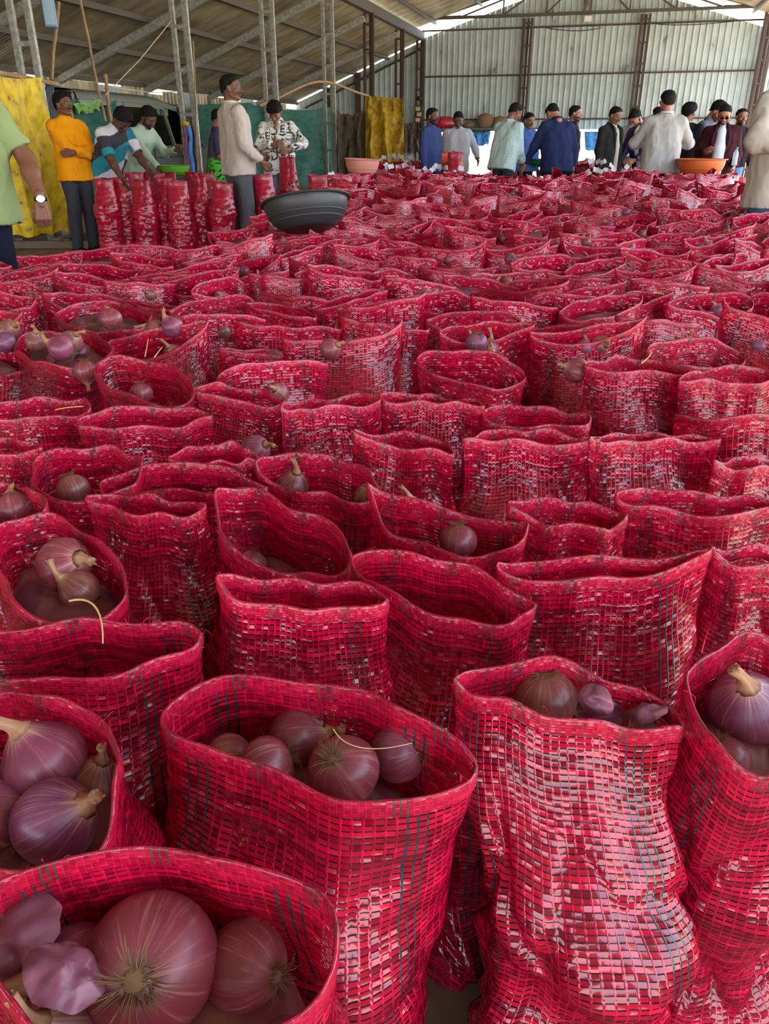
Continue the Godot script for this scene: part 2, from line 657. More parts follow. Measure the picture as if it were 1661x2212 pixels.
func heap_mesh(s: Dictionary, nu: int, nj: int, into: MB) -> void:
	var f: float = s.fill
	var g := sack_grid(s, nu, 0.0, f, nj, 0.80, 1.0)
	var pts: PackedVector3Array = g[0]
	var c := Vector3.ZERO
	for i in nu - 1:
		c += pts[(nj - 1) * nu + i]
	c /= (nu - 1)
	var rings := 7
	for q in range(1, rings + 1):
		var k := 1.0 - q / float(rings)
		for i in nu:
			var e := pts[(nj - 1) * nu + i]
			var p := c + (e - c) * k
			p.y = lerpf(c.y, e.y, k) + 0.012 * (1 - k * k)
			pts.append(p)
	var cols := PackedColorArray()
	var uvs := PackedVector2Array()
	for idx in pts.size():
		var p := pts[idx]
		var q: Vector3 = p * 15.5 + Vector3.ONE * s.seed * 3.7
		var d := n_cell.get_noise_3dv(q)
		var id := n_val.get_noise_3dv(q)
		var tops := idx >= nj * nu
		var axis := (p - Vector3(c.x, p.y, c.z)).normalized()
		var bumpv := 0.016 * (0.0 - d * 1.4 - 0.5)
		pts[idx] = p + (Vector3.UP * bumpv if tops else axis * bumpv * 0.3)
		var col := s2l(112, 52, 66).lerp(s2l(124, 72, 66), clampf(id * 0.5 + 0.5, 0, 1)).lerp(s2l(84, 30, 50), clampf(sin(id * 37.0), 0, 1))
		cols.append(col)
		uvs.append(Vector2.ZERO)
	into.surf(pts, nu, nj + rings, true, uvs, cols)

func add_sack(called: String, s: Dictionary, label: String, group: String, nu: int, nv: int, netm: Material, heap: MB) -> Node3D:
	var foot: Vector3 = s.bc
	var t := thing(called, label, "sack", foot, 0.0, group)
	for k in ["C", "bc"]:
		s[k] -= foot
	var ms := sack_meshes(s, nu, nv)
	part("mesh_body", ms.body, netm, t)
	part("hem", ms.hem, M.hem, t)
	if heap:
		var th := MB.new()
		var tr := RandomNumberGenerator.new()
		tr.seed = s.seed
		for q in 9:
			var a := tr.randf() * TAU
			var p0 := mouth_at(s, a)
			var o := Vector3(tr.randfn(0, 1), tr.randf_range(-0.3, 1.0), tr.randfn(0, 1)).normalized() * tr.randf_range(0.004, 0.014)
			var sd := Vector3(tr.randfn(0, 1), tr.randfn(0, 0.5), tr.randfn(0, 1)) * 0.003
			th.tube([p0 - Vector3(0, 0.006, 0), p0 + o * 0.4, p0 + o * 0.8 + sd, p0 + o + sd * 2.2], [0.0004, 0.0004, 0.0003], 4)
		part("loose_threads", th, M.rstring, t).set_meta("kind", "stuff")
		var h := MB.new()
		heap_mesh(s, mini(nu, 40), 18, h)
		heap.add(h, Transform3D(Basis.IDENTITY, foot))
	return t

# a sack by its four rim points in the photo and rim height there
func rim_sack(l: Vector2, r: Vector2, b: Vector2, f: Vector2, h: Array, sd: int, label: String, extra := {}) -> Dictionary:
	var s := sack_spec(at_y(l.x, l.y, h[0]), at_y(r.x, r.y, h[1]), at_y(b.x, b.y, h[2]), at_y(f.x, f.y, h[3]), sd)
	for k in extra:
		s[k] = extra[k]
	if extra.has("shift"):
		s.bc += extra.shift
	var keep := {"C": s.C, "w": s.ra, "bc": s.bc, "s": s, "foot": s.bc, "nick": extra.get("nick", "sack with " + ORD[sd % 28] + " place among the foreground sacks")}
	add_sack("onion_sack", s, label, "open sacks in the foreground", 84, 56, M.net, heap_all)
	near_spots.append(keep)
	return keep

var heap_all := MB.new()
var near_spots := []

# ---------------------------------------------------------------- onions
var onion_kinds := []

func make_onion(kind: int, sd: int, roots: bool, neck_len: float, label: String) -> Node3D:
	var r := RandomNumberGenerator.new()
	r.seed = sd
	var t := thing("onion", label, "onion")
	var mb := MB.new()
	var prof := []
	var R := 0.036
	for j in 23:
		var a := -PI / 2 + PI * j / 22.0
		var rr := R * pow(cos(a), 0.92) if j not in [0, 22] else 0.0001
		var y := R * 0.9 * sin(a)
		if a > 0.75:
			y += R * 0.32 * pow((a - 0.75) / 0.82, 2.0)
			rr = maxf(rr, 0.006) if j < 22 else 0.0001
		prof.append(Vector2(rr, y))
	mb.lathe(prof, 32, Transform3D(), Color.WHITE, 0.018)
	part("bulb", mb, M["onion%d" % kind], t)
	var nk := MB.new()
	var path := []
	var bend := Vector3(r.randf_range(-1, 1), 0, r.randf_range(-1, 1)).normalized() * neck_len * 0.5
	for q in 6:
		var u := q / 5.0
		path.append(Vector3(0, R * 1.0 + neck_len * u, 0) + bend * u * u)
	nk.tube(path, [0.0125, 0.0075, 0.0058, 0.005, 0.0055, 0.0062], 9)
	for q in 3:
		var an := r.randf() * TAU
		var o := Vector3(cos(an), 0, sin(an))
		nk.tube([path[3], path[4] + o * 0.003, path[5] + o * 0.005 + Vector3.UP * 0.003 * q], [0.003, 0.0026, 0.0012], 5)
	part("neck", nk, M.neck, t)
	if roots:
		var rt := MB.new()
		for q in 64:
			var an := r.randf() * TAU
			var o := Vector3(cos(an), 0, sin(an))
			var s := r.randf_range(0.002, 0.0095)
			var l := r.randf_range(0.006, 0.015) * (1.7 if q % 11 == 0 else 1.0)
			var b := Vector3(o.x * s, -R * 0.87, o.z * s)
			var e := b + Vector3(o.x * l * 0.9, -l * 0.55, o.z * l * 0.9) + Vector3(r.randf_range(-1, 1), r.randf_range(-0.4, 0.6), r.randf_range(-1, 1)) * 0.005
			rt.tube([b, (b + e) * 0.5 - Vector3.UP * l * 0.22, e], [0.0004, 0.00035, 0.0002], 4)
		var disc := MB.new()
		rt.lathe([Vector2(0.0001, -R * 0.945), Vector2(0.005, -R * 0.93), Vector2(0.0075, -R * 0.87)], 12)
		part("roots", rt, M.root, t)
	return t

# axis: which way the neck points; size is the bulb diameter
func put_onion(kind: int, p: Vector3, size: float, axis: Vector3, spin: float, label: String, group := "") -> Node3D:
	var y := axis.normalized()
	var x := (Vector3.RIGHT if absf(y.x) < 0.9 else Vector3.BACK).cross(y).normalized()
	var b := Basis(x, y, x.cross(y)).rotated(y, spin).scaled(Vector3.ONE * size / 0.072)
	return dup(onion_kinds[kind], "onion", label, group, Transform3D(b, p))

# thin curled skin
func peel(p: Vector3, size: float, turn: Basis, sd: int, label: String) -> void:
	var mb := MB.new()
	var P := PackedVector3Array()
	var U := PackedVector2Array()
	for j in 13:
		for i in 13:
			var u := i / 6.0 - 1.0
			var v := j / 6.0 - 1.0
			var e := 1.0 + 0.3 * n_lo.get_noise_2d(atan2(v, u) * 14.0 + sd * 50.0, sd * 9.0)
			var k := maxf(absf(u), absf(v))
			var l := sqrt(u * u + v * v)
			var q := Vector2(u, v) * (k / maxf(l, 0.001)) * e
			P.append(Vector3(q.x, 0.45 * (1.0 - q.length_squared()) + 0.16 * n_lo.get_noise_2d(q.x * 70.0 + sd * 90.0, q.y * 70.0), q.y * 0.75) * size)
			U.append(Vector2(u, v))
	mb.surf(P, 13, 13, false, U, PackedColorArray([Color.WHITE]))
	var B := MB.new()
	B.add(mb, Transform3D())
	var o := part("onion_skin", B, M.peel, self, Transform3D(turn, p))
	tag(o, label, "onion skin")

func strand(pts: Array, r: float, m: Material, label: String, called := "straw", cat := "straw", group := "") -> void:
	var mb := MB.new()
	var pa := []
	var ra := []
	for q in 13:
		var u := q / 12.0
		var c0: Vector3 = pts[1] * 2.0 - (pts[0] + pts[2]) * 0.5
		pa.append((pts[0] as Vector3).lerp(c0, u).lerp(c0.lerp(pts[2], u), u))
		ra.append(r * (1.0 - 0.4 * u))
	mb.tube(pa, ra, 5)
	tag(part(called, mb, m, self), label, cat, group)

# ---------------------------------------------------------------- people
var head_mb: MB
var hand_mb := {}
var hair_mb := {}

func make_templates() -> void:
	head_mb = MB.new()
	var V := func(x: float, y: float, z: float) -> Vector3: return Vector3(x, y, z)
	var B := [
		[V.call(0, 0.035, -0.025), V.call(0, 0.04, 0.012), 0.076, 0.072], [V.call(0, 0.0, -0.03), V.call(0, -0.01, 0.02), 0.070, 0.064],
		[V.call(0, -0.03, 0.02), V.call(0, -0.082, 0.05), 0.055, 0.026], [V.call(-0.045, -0.055, 0.0), V.call(0, -0.088, 0.052), 0.024, 0.022], [V.call(0.045, -0.055, 0.0), V.call(0, -0.088, 0.052), 0.024, 0.022],
		[V.call(-0.036, -0.018, 0.048), V.call(-0.04, -0.03, 0.03), 0.028, 0.028], [V.call(0.036, -0.018, 0.048), V.call(0.04, -0.03, 0.03), 0.028, 0.028],
		[V.call(-0.034, 0.022, 0.066), V.call(0.034, 0.022, 0.066), 0.018, 0.018], [V.call(0, 0.012, 0.082), V.call(0, -0.026, 0.102), 0.008, 0.0125], [V.call(-0.013, -0.03, 0.088), V.call(0.013, -0.03, 0.088), 0.0095, 0.0095],
		[V.call(-0.018, -0.058, 0.077), V.call(0.018, -0.058, 0.077), 0.0095, 0.0095], [V.call(-0.030, 0.002, 0.073), V.call(-0.030, 0.002, 0.0735), 0.013, 0.013], [V.call(0.030, 0.002, 0.073), V.call(0.030, 0.002, 0.0735), 0.013, 0.013],
		[V.call(-0.074, 0.012, -0.014), V.call(-0.071, -0.026, -0.006), 0.0135, 0.010], [V.call(0.074, 0.012, -0.014), V.call(0.071, -0.026, -0.006), 0.0135, 0.010],
		[V.call(-0.081, 0.016, -0.022), V.call(-0.079, -0.01, -0.02), 0.008, 0.007], [V.call(0.081, 0.016, -0.022), V.call(0.079, -0.01, -0.02), 0.008, 0.007],
		[V.call(0, -0.03, -0.025), V.call(0, -0.16, -0.04), 0.055, 0.056],
	]
	sdf(head_mb, B, 0.0055, 0.012, [], func(p: Vector3, _g: Vector3) -> Color:
		var ax := absf(p.x)
		if p.z > 0.06 and absf(p.y - 0.003) < 0.0085 and absf(ax - 0.030) < 0.0135:
			return Color(0.3, 0, 0) if absf(ax - 0.030) < 0.006 else Color(0.2, 0, 0)
		if p.z > 0.05 and ax > 0.012 and ax < 0.05 and absf(p.y - 0.026 + (ax - 0.03) * 0.12) < 0.0065:
			return Color(0.4, 0, 0)
		if p.z > 0.07 and ax < 0.024 and absf(p.y + 0.058) < 0.0085:
			return Color(0.1, 0, 0)
		if p.z > 0.05 and ax < 0.03 and p.y < -0.038 and p.y > -0.051:
			return Color(0.6, 0, 0)
		if p.y < -0.045 - 0.25 * (p.z - 0.06) and p.y > -0.115 and p.z > -0.012:
			return Color(0.5, 0, 0)
		if ax > 0.06 and ax < 0.078 and p.z > -0.01 and p.z < 0.02 and p.y > -0.05 and p.y < 0.0:
			return Color(0.5, 0, 0)
		return Color(0, 0, 0))
	for kind in ["short", "full", "fringe"]:
		var h := MB.new()
		var e := 0.008 if kind == "short" else 0.02
		var hb := [[V.call(0, 0.042, -0.028), V.call(0, 0.045, 0.010), 0.076 + e, 0.072 + e], [V.call(0, 0.0, -0.032), V.call(0, 0.0, -0.01), 0.072 + e * 0.6, 0.071 + e * 0.4]]
		if kind != "short":
			for q in 26:
				var a := q * 2.4
				var r := 0.06 * sqrt(q / 26.0)
				var c := Vector3(r * cos(a), 0.118 - r * r * 5.0, r * sin(a) * 1.25 + 0.005)
				hb.append([c, c + Vector3(0.008 * sin(q * 5.0), 0.008, 0.018 * sin(q * 3.0) + 0.01), 0.016, 0.011])
		if kind == "fringe":
			for q in 7:
				var x := -0.055 + q * 0.018
				hb.append([V.call(x, 0.105, 0.06), V.call(x + 0.012, 0.055, 0.092 - absf(x) * 0.3), 0.018, 0.008])
		var cuts := [[V.call(0, 0.068 if kind != "fringe" else 0.04, 0.06), V.call(0, -0.86, 0.62 if kind != "fringe" else 0.3).normalized()], [V.call(0, -0.072, 0), V.call(0, -1, 0)]]
		sdf(h, hb, 0.007, 0.008, cuts, Color.WHITE)
		for q in h.v.size():
			var w := n_hi.get_noise_3dv(h.v[q] * Vector3(1400, 500, 900))
			h.v[q] += h.n[q] * w * (0.004 if kind == "short" else 0.008)
			h.n[q] = (h.n[q] + Vector3(n_hi.get_noise_3dv(h.v[q] * 2600.0), w, n_hi.get_noise_3dv(h.v[q] * 2600.0 + Vector3.ONE * 77.0)) * 0.7).normalized()
		hair_mb[kind] = h.mesh()
	for kind in ["relaxed", "grip"]:
		var m := MB.new()
		var curl := 0.38 if kind == "relaxed" else 0.95
		var hb := []
		var xs := [0.030, 0.0105, -0.009, -0.027]
		var ls := [0.078, 0.086, 0.080, 0.062]
		for f in 4:
			hb.append([Vector3(xs[f] * 0.55, 0.012, 0), Vector3(xs[f], 0.088, 0), 0.0155, 0.0125])
			var p := Vector3(xs[f], 0.09, 0)
			var a := curl * 0.7
			var seg := [0.46, 0.31, 0.23]
			for q in 3:
				var nxt: Vector3 = p + Vector3(xs[f] * 0.06, cos(a), sin(a)) * ls[f] * seg[q]
				hb.append([p, nxt, 0.0098 - q * 0.0012, 0.0088 - q * 0.0013])
				p = nxt
				a += curl * (0.85 if q == 0 else 0.6)
		hb.append([Vector3(0.012, 0.02, 0.006), Vector3(0.040, 0.052, 0.014), 0.015, 0.0115])
		hb.append([Vector3(0.040, 0.052, 0.014), Vector3(0.046, 0.082, 0.024), 0.0105, 0.0095])
		hb.append([Vector3(0.046, 0.082, 0.024), Vector3(0.042, 0.103, 0.036), 0.0092, 0.0075])
		hb.append([Vector3(0, -0.03, 0), Vector3(0, 0.02, 0), 0.0245, 0.0225])
		sdf(m, hb, 0.0042, 0.004, [], Color.WHITE)
		hand_mb[kind] = m

func bone_ik(s: Vector3, t: Vector3, hint: Vector3, l1: float, l2: float) -> Array:
	var d := t - s
	var L := minf(d.length(), (l1 + l2) * 0.995)
	var dir := d.normalized()
	t = s + dir * L
	var c := (l1 * l1 - l2 * l2 + L * L) / (2.0 * L)
	var h := sqrt(maxf(l1 * l1 - c * c, 0.0))
	var pole := hint - dir * hint.dot(dir)
	return [s + dir * c + pole.normalized() * h, t]

func person(sp: Dictionary) -> Node3D:
	var g := func(k: String, d): return sp.get(k, d)
	var at: Vector3 = sp.at
	var t := thing("person", sp.label, "person", at, deg_to_rad(g.call("yaw", 0.0)))
	var hs: float = g.call("h", 1.7) / 1.7
	t.scale = Vector3.ONE * hs
	var cell: float = g.call("cell", 0.018)
	var wide: float = g.call("wide", 1.0)
	var skin: Color = g.call("skin", Color(0.42, 0.26, 0.18)).srgb_to_linear()
	var hip := Vector3(0, 0.93, 0)
	var rot := Basis(Vector3.RIGHT, deg_to_rad(g.call("lean", 0.0))) * Basis(Vector3.BACK, deg_to_rad(g.call("side", 0.0)))
	var rot2 := rot * Basis(Vector3.UP, deg_to_rad(g.call("twist", 0.0)))
	var S := func(x: float, y: float, z: float) -> Vector3:
		var r := rot.slerp(rot2, clampf((y - 0.95) / 0.35, 0, 1)) if y < 1.3 else rot2
		return hip + r * (Vector3(x, y, z) - hip)
	var hy: float = g.call("head_yaw", 0.0)
	var hp: float = g.call("head_pitch", 0.0)
	var hb := Basis(Vector3.UP, deg_to_rad(hy)) * (rot2 if not sp.has("level") else Basis.IDENTITY) * Basis(Vector3.RIGHT, deg_to_rad(hp)) * Basis(Vector3.BACK, deg_to_rad(g.call("head_tilt", 0.0)))
	var nb: Vector3 = S.call(0, 1.45, -0.015)
	var hc := nb + hb * Vector3(0, 0.125, 0.028)
	# arms
	var arms := []
	for sd in [1, -1]:
		var sh: Vector3 = S.call(0.178 * sd * wide, 1.360, -0.01)
		var want: Vector3 = g.call("lh" if sd > 0 else "rh", Vector3(0.27 * sd, 0.83, 0.05))
		var hint: Vector3 = g.call("lel" if sd > 0 else "rel", Vector3(0.35 * sd, -0.4, -1))
		var r := bone_ik(sh, want, hint, 0.285, 0.255)
		arms.append([sh, r[0], r[1]])
	# skin: one continuous surface; hidden core keeps head, arms and legs together
	var body := MB.new()
	var feet: Array = g.call("feet", [Vector3(0.105, 0, 0.0), Vector3(-0.105, 0, 0.0)])
	var kn := []
	for q in 2:
		var s := 1 if q == 0 else -1
		var h0 := Vector3(0.085 * s, 0.90, 0)
		var an: Vector3 = feet[q] + Vector3(0, 0.09, -0.03)
		kn.append([h0, (h0 + an) * 0.5 + Vector3(0, 0.01, 0.03), an])
	var bones := [[hip, S.call(0, 1.15, 0), 0.07, 0.07], [S.call(0, 1.15, 0), S.call(0, 1.34, 0), 0.07, 0.06], [S.call(-0.15 * wide, 1.355, 0.0), S.call(0.15 * wide, 1.355, 0.0), 0.034, 0.034], [S.call(0, 1.37, -0.012), nb + hb * Vector3(0, 0.05, 0), 0.046, 0.053]]
	var slv: float = g.call("sleeve", 1.0)
	var thin := 0.5 if slv > 0.55 else 1.0
	for a in arms:
		bones.append([a[0], a[1], 0.049 * minf(thin * 1.2, 1.0) if thin < 1.0 else 0.047, 0.041 * thin])
		bones.append([a[1], a[1].lerp(a[2], 0.35), 0.042 * thin, 0.043 * thin])
		bones.append([a[1].lerp(a[2], 0.35), a[2], 0.043 * thin, 0.027])
	for q in 2:
		bones.append([kn[q][0], kn[q][1], 0.065, 0.045])
		bones.append([kn[q][1], kn[q][2], 0.045, 0.035])
	sdf(body, bones, cell, 0.03, [], skin)
	var hx := Transform3D(hb, hc)
	var hd := MB.new()
	hd.add(head_mb, hx)
	var beard: bool = g.call("beard", false)
	var must: bool = g.call("moustache", true)
	var hair_col: Color = g.call("hair_col", Color(0.035, 0.03, 0.03)).srgb_to_linear()
	for q in hd.c.size():
		var k := int(round(hd.c[q].r * 10.0))
		var c := skin
		match k:
			1: c = skin.lerp(s2l(120, 60, 60), 0.45)
			2: c = s2l(128, 112, 102)
			3: c = s2l(30, 20, 16)
			4: c = hair_col.lerp(skin, 0.15)
			5: c = hair_col.lerp(skin, 0.2) if beard else skin
			6: c = hair_col.lerp(skin, 0.25) if must or beard else skin
		hd.c[q] = c
	body.add(hd, Transform3D())
	var hk: Array = g.call("hands", ["relaxed", "relaxed"])
	var hn: Array = g.call("palm", [Vector3(-1, 0, 0.3), Vector3(1, 0, 0.3)])
	var hd_dir: Array = g.call("fingers", [Vector3.ZERO, Vector3.ZERO])
	var wrist := []
	for q in 2:
		var a: Array = arms[q]
		var y: Vector3 = hd_dir[q]
		if y == Vector3.ZERO:
			y = a[2] - a[1]
		y = y.normalized()
		var z: Vector3 = hn[q]
		z = (z - y * z.dot(y)).normalized()
		var x := y.cross(z)
		var hm := MB.new()
		# the left hand's thumb is on +x of the template when the palm faces +z and fingers point up
		var mir := Basis(x, y, z) if q == 1 else Basis(-x, y, z)
		var src: MB = hand_mb[hk[q]]
		hm.add(src, Transform3D(mir, a[2]))
		if q == 0:
			for w in range(0, hm.ix.size(), 3):
				var tmp := hm.ix[w]
				hm.ix[w] = hm.ix[w + 1]
				hm.ix[w + 1] = tmp
		for w in hm.c.size():
			hm.c[w] = skin
		body.add(hm, Transform3D())
		wrist.append(Transform3D(Basis(x, y, z), a[2]))
	part("body", body, M.skin, t)
	var hair: String = g.call("hair", "short")
	if hair:
		part("hair", hair_mb[hair], M.hair if not sp.has("hair_mat") else M[sp.hair_mat], t, hx)
	# trousers
	var tr := MB.new()
	var tb := [[Vector3(-0.075 * wide, 0.95, 0), Vector3(0.075 * wide, 0.95, 0), 0.112, 0.112]]
	var tw: float = g.call("leg", 1.0)
	for q in 2:
		tb.append([kn[q][0], kn[q][1], 0.092 * tw, 0.072 * tw])
		tb.append([kn[q][1], kn[q][2] + Vector3(0, -0.03, 0.01), 0.070 * tw, 0.062 * tw, true])
	sdf(tr, tb, cell, 0.03, [[Vector3(0, 1.0, 0), Vector3.UP]], g.call("trousers", Color(0.1, 0.1, 0.12)).srgb_to_linear(), Transform3D(), 0.012)
	part("trousers", tr, M.cloth, t)
	for q in 2:
		var sh := MB.new()
		var f: Vector3 = feet[q]
		sdf(sh, [[f + Vector3(0, 0.05, -0.07), f + Vector3(0, 0.038, 0.07), 0.045, 0.045], [f + Vector3(0, 0.038, 0.05), f + Vector3(0.01 if q == 0 else -0.01, 0.032, 0.15), 0.045, 0.036]], 0.016, 0.02, [[Vector3.ZERO, Vector3.DOWN]], g.call("shoes", Color(0.12, 0.1, 0.09)).srgb_to_linear())
		part("shoe", sh, M.cloth, t)
	# top
	var top := MB.new()
	var fat: float = g.call("fat", 0.0)
	var hem: float = g.call("hem", 0.80)
	var bb := []
	for sd in [1, -1]:
		bb.append([S.call(sd * 0.078 * wide, hem - 0.02, 0), S.call(sd * 0.078 * wide, 1.08, 0.012), 0.112 + fat + g.call("flare", 0.0), 0.108 + fat])
		bb.append([S.call(sd * 0.078 * wide, 1.08, 0.012), S.call(sd * 0.085 * wide, 1.28, 0.008), 0.108 + fat, 0.108 + fat * 0.6])
		var a: Array = arms[0 if sd > 0 else 1]
		bb.append([S.call(sd * 0.04, 1.405, -0.012), S.call(sd * 0.155 * wide, 1.362, -0.012), 0.058, 0.060 + fat * 0.2])
		var sl: float = g.call("sleeve", 1.0)
		if sl >= 1.0:
			bb.append([a[0], a[1], 0.064 + fat * 0.3, 0.054 + fat * 0.3])
			bb.append([a[1], a[1].lerp(a[2], 0.93 * minf(sl, 1.0)), 0.053 + fat * 0.3, 0.040 + fat * 0.3, true])
		elif sl > 0.55:
			bb.append([a[0], a[1], 0.073, 0.058])
			bb.append([a[1], a[1].lerp(a[2], (sl - 0.5) * 2.0), 0.057, 0.05, true])
		else:
			bb.append([a[0], a[0].lerp(a[1], sl * 2.0), 0.067, 0.068, true])
	bb.append([S.call(0, hem - 0.02, 0.004), S.call(0, 1.28, 0.006), 0.114 + fat, 0.108 + fat * 0.6])
	bb.append([S.call(0, 1.38, -0.015), S.call(0, 1.47, -0.022), 0.078, 0.062, true])
	var hp0: Vector3 = S.call(0, hem, 0)
	var tcol = g.call("top", Color(0.8, 0.8, 0.8))
	if tcol is Color:
		tcol = tcol.srgb_to_linear()
	sdf(top, bb, cell, 0.035, [[hp0, rot * Vector3.DOWN]], tcol, Transform3D(), g.call("wrinkle", 0.016))
	part(g.call("top_name", "shirt"), top, M[g.call("top_mat", "cloth")], t)
	# open jacket front: the shirt shows between the lapels
	if sp.has("inner"):
		var inn := MB.new()
		var w: float = g.call("inner_w", 0.055)
		sdf(inn, [[S.call(0, hem + g.call("inner_up", 0.08), 0.085 + fat), S.call(0, 1.15, 0.088 + fat), w, w], [S.call(0, 1.15, 0.088 + fat), S.call(0, 1.36, 0.066 + fat), w, w * 0.7], [S.call(0, 1.36, 0.06), S.call(0, 1.44, 0.035), w * 0.8, 0.04]], cell, 0.02, [], sp.inner.srgb_to_linear(), Transform3D(), 0.008)
		part("inner_shirt", inn, M.cloth, t)
		if sp.has("lapels"):
			for sd in [-1, 1]:
				var la := MB.new()
				la.tube([S.call(sd * 0.055, 1.465, 0.0), S.call(sd * 0.075, 1.40, 0.075 + fat), S.call(sd * (w + 0.022), 1.27, 0.112 + fat), S.call(sd * (w + 0.004), 1.10, 0.128 + fat)], [0.014, 0.02, 0.026, 0.006], 7, tcol if tcol is Color else Color.WHITE)
				part("lapel", la, M.cloth, t)
	if sp.has("collar"):
		var co := MB.new()
		var cc: Array = []
		for q in 15:
			var a := PI * 0.56 + (TAU - PI * 1.12 + PI) * q / 14.0 * 0.74 + 0.15
			cc.append(S.call(0.073 * sin(a), 1.462 - 0.03 * maxf(cos(a), 0.0), -0.022 + 0.068 * cos(a)))
		co.tube(cc, [0.012], 8, sp.collar.srgb_to_linear())
		part("collar", co, M.cloth, t)
	for e in g.call("extras", []):
		e.call(t, wrist, hx, S)
	return t

func watch(q: int) -> Callable:
	return func(t: Node3D, wr: Array, _h: Transform3D, _s: Callable) -> void:
		var mb := MB.new()
		var x: Transform3D = wr[q]
		var o := -x.basis.z
		var c := x.origin - x.basis.y * 0.005
		mb.tube([c - x.basis.y * 0.009, c + x.basis.y * 0.009], [0.032, 0.032], 18)
		var st := part("watch_strap", mb, M.black, t)
		var f := MB.new()
		f.tube([c + o * 0.024, c + o * 0.036], [0.021, 0.021], 22)
		part("watch_case", f, M.steel, st)
		var d := MB.new()
		d.tube([c + o * 0.036, c + o * 0.0375], [0.018, 0.018], 22)
		part("watch_dial", d, M.white, st)

func glasses() -> Callable:
	return func(t: Node3D, _w: Array, h: Transform3D, _s: Callable) -> void:
		var mb := MB.new()
		for s in [-1, 1]:
			var ring := []
			for q in 13:
				var a := TAU * q / 12.0
				ring.append(h * Vector3(s * 0.031 + 0.024 * cos(a), 0.002 + 0.019 * sin(a), 0.099))
			mb.tube(ring, [0.002], 5)
			mb.tube([h * Vector3(s * 0.055, 0.008, 0.098), h * Vector3(s * 0.08, 0.012, 0.04), h * Vector3(s * 0.082, 0.008, -0.025)], [0.002], 5)
		mb.tube([h * Vector3(-0.008, 0.006, 0.100), h * Vector3(0.008, 0.006, 0.100)], [0.002], 5)
		var fr := part("glasses", mb, M.black, t)
		var l := MB.new()
		for s in [-1, 1]:
			l.tube([h * Vector3(s * 0.031, 0.002, 0.0985), h * Vector3(s * 0.031, 0.002, 0.0995)], [0.022, 0.022], 14)
		part("lens", l, M.dark_glass, fr)

# ---------------------------------------------------------------- the shed
const COLX := -7.09
const ZB := -31.44
func lean_y(x: float) -> float:
	return 4.5 + 0.39 * (x - COLX)
func roof_y(x: float) -> float:
	return 6.6 - 0.30 * absf(x + 1.4)

func corr_strip(mb: MB, a: Vector3, along: Vector3, across: Vector3, n: Vector3, width: float, pitch: float, depth: float) -> void:
	var k := int(round(width / pitch)) * 6
	for side in 2:
		var P := PackedVector3Array()
		var U := PackedVector2Array()
		for j in 2:
			for i in k + 1:
				var u := i / float(k) * width
				P.append(a + across * u + along * j + n * (depth * 0.5 * sin(TAU * u / pitch) + side * 0.006))
				U.append(Vector2(u, j * along.length()))
		mb.surf(P, k + 1, 2, false, U, PackedColorArray([Color.WHITE]), side == 0)

# ribbed sheet standing on y0, its top following top(x)
func rib_sheet(mb: MB, x0: float, w: float, y0: float, top: Callable, z: float) -> void:
	var prof := []
	var x := 0.0
	while x < w - 0.01:
		for q in [[0.0, 0.0], [0.125, 0.0], [0.145, 0.032], [0.18, 0.032]]:
			prof.append(Vector2(minf(x + q[0], w), q[1]))
		x += 0.2
	prof.append(Vector2(w, 0))
	for i in prof.size() - 1:
		var a: Vector2 = prof[i]
		var b: Vector2 = prof[i + 1]
		for s in 2:
			var dz := -0.008 * s
			var ya: float = top.call(x0 + a.x)
			var yb: float = top.call(x0 + b.x)
			mb.face([Vector3(x0 + a.x, y0, z + a.y + dz), Vector3(x0 + b.x, y0, z + b.y + dz), Vector3(x0 + b.x, yb, z + b.y + dz), Vector3(x0 + a.x, ya, z + a.y + dz)], Vector3(0, 0, 1 - 2 * s), Color.WHITE)

func lattice_column(p: Vector3, h: float, m: Material, label: String, group: String, wide := 0.24) -> void:
	var t := thing("lattice_column", label, "column", p, 0.0, group)
	for q in [[-1, 0.05, 0.085], [1, 0.05, 0.085], [0.1, -0.09, 0.06]]:
		var mb := MB.new()
		mb.beam(Vector3(q[0] * wide * 0.5, 0, q[1]), Vector3(q[0] * wide * 0.5, h, q[1]), q[2], 0.05, Vector3.BACK)
		part("post", mb, m, t)
	var k := 0
	var y := 0.35
	while y < h:
		var mb := MB.new()
		mb.beam(Vector3(-wide * 0.5, y, 0.079), Vector3(wide * 0.5, y, 0.079), 0.055, 0.008, Vector3.BACK)
		part("batten", mb, m, t)
		y += 0.62 if k % 2 else 0.66
		k += 1

func cloth_sheet(corners: Array, nu: int, nv: int, fold: float, waves: float, seed_: float, sag := 0.0) -> MB:
	# corners: top left, top right, bottom right, bottom left
	var mb := MB.new()
	var nn: Vector3 = ((corners[1] - corners[0]) as Vector3).cross(corners[3] - corners[0]).normalized()
	for side in 2:
		var P := PackedVector3Array()
		var U := PackedVector2Array()
		for j in nv:
			var v := j / float(nv - 1)
			for i in nu:
				var u := i / float(nu - 1)
				var p: Vector3 = (corners[0] as Vector3).lerp(corners[1], u).lerp((corners[3] as Vector3).lerp(corners[2], u), v)
				var w := sin(u * TAU * waves + seed_ + 1.3 * n_lo.get_noise_2d(u * 90 + seed_ * 50, v * 40)) * fold * (0.35 + 0.65 * v)
				w += n_lo.get_noise_2d(u * 240 + seed_ * 99, v * 160) * fold * 0.7
				p += nn * (w + side * 0.003)
				p.y -= sag * sin(u * PI) * (1 - v) + 0.03 * n_lo.get_noise_2d(u * 200 + seed_, v * 10) * (0.3 + v)
				P.append(p)
				U.append(Vector2(u, v))
		mb.surf(P, nu, nv, false, U, PackedColorArray([Color.WHITE]), side == 0)
	return mb

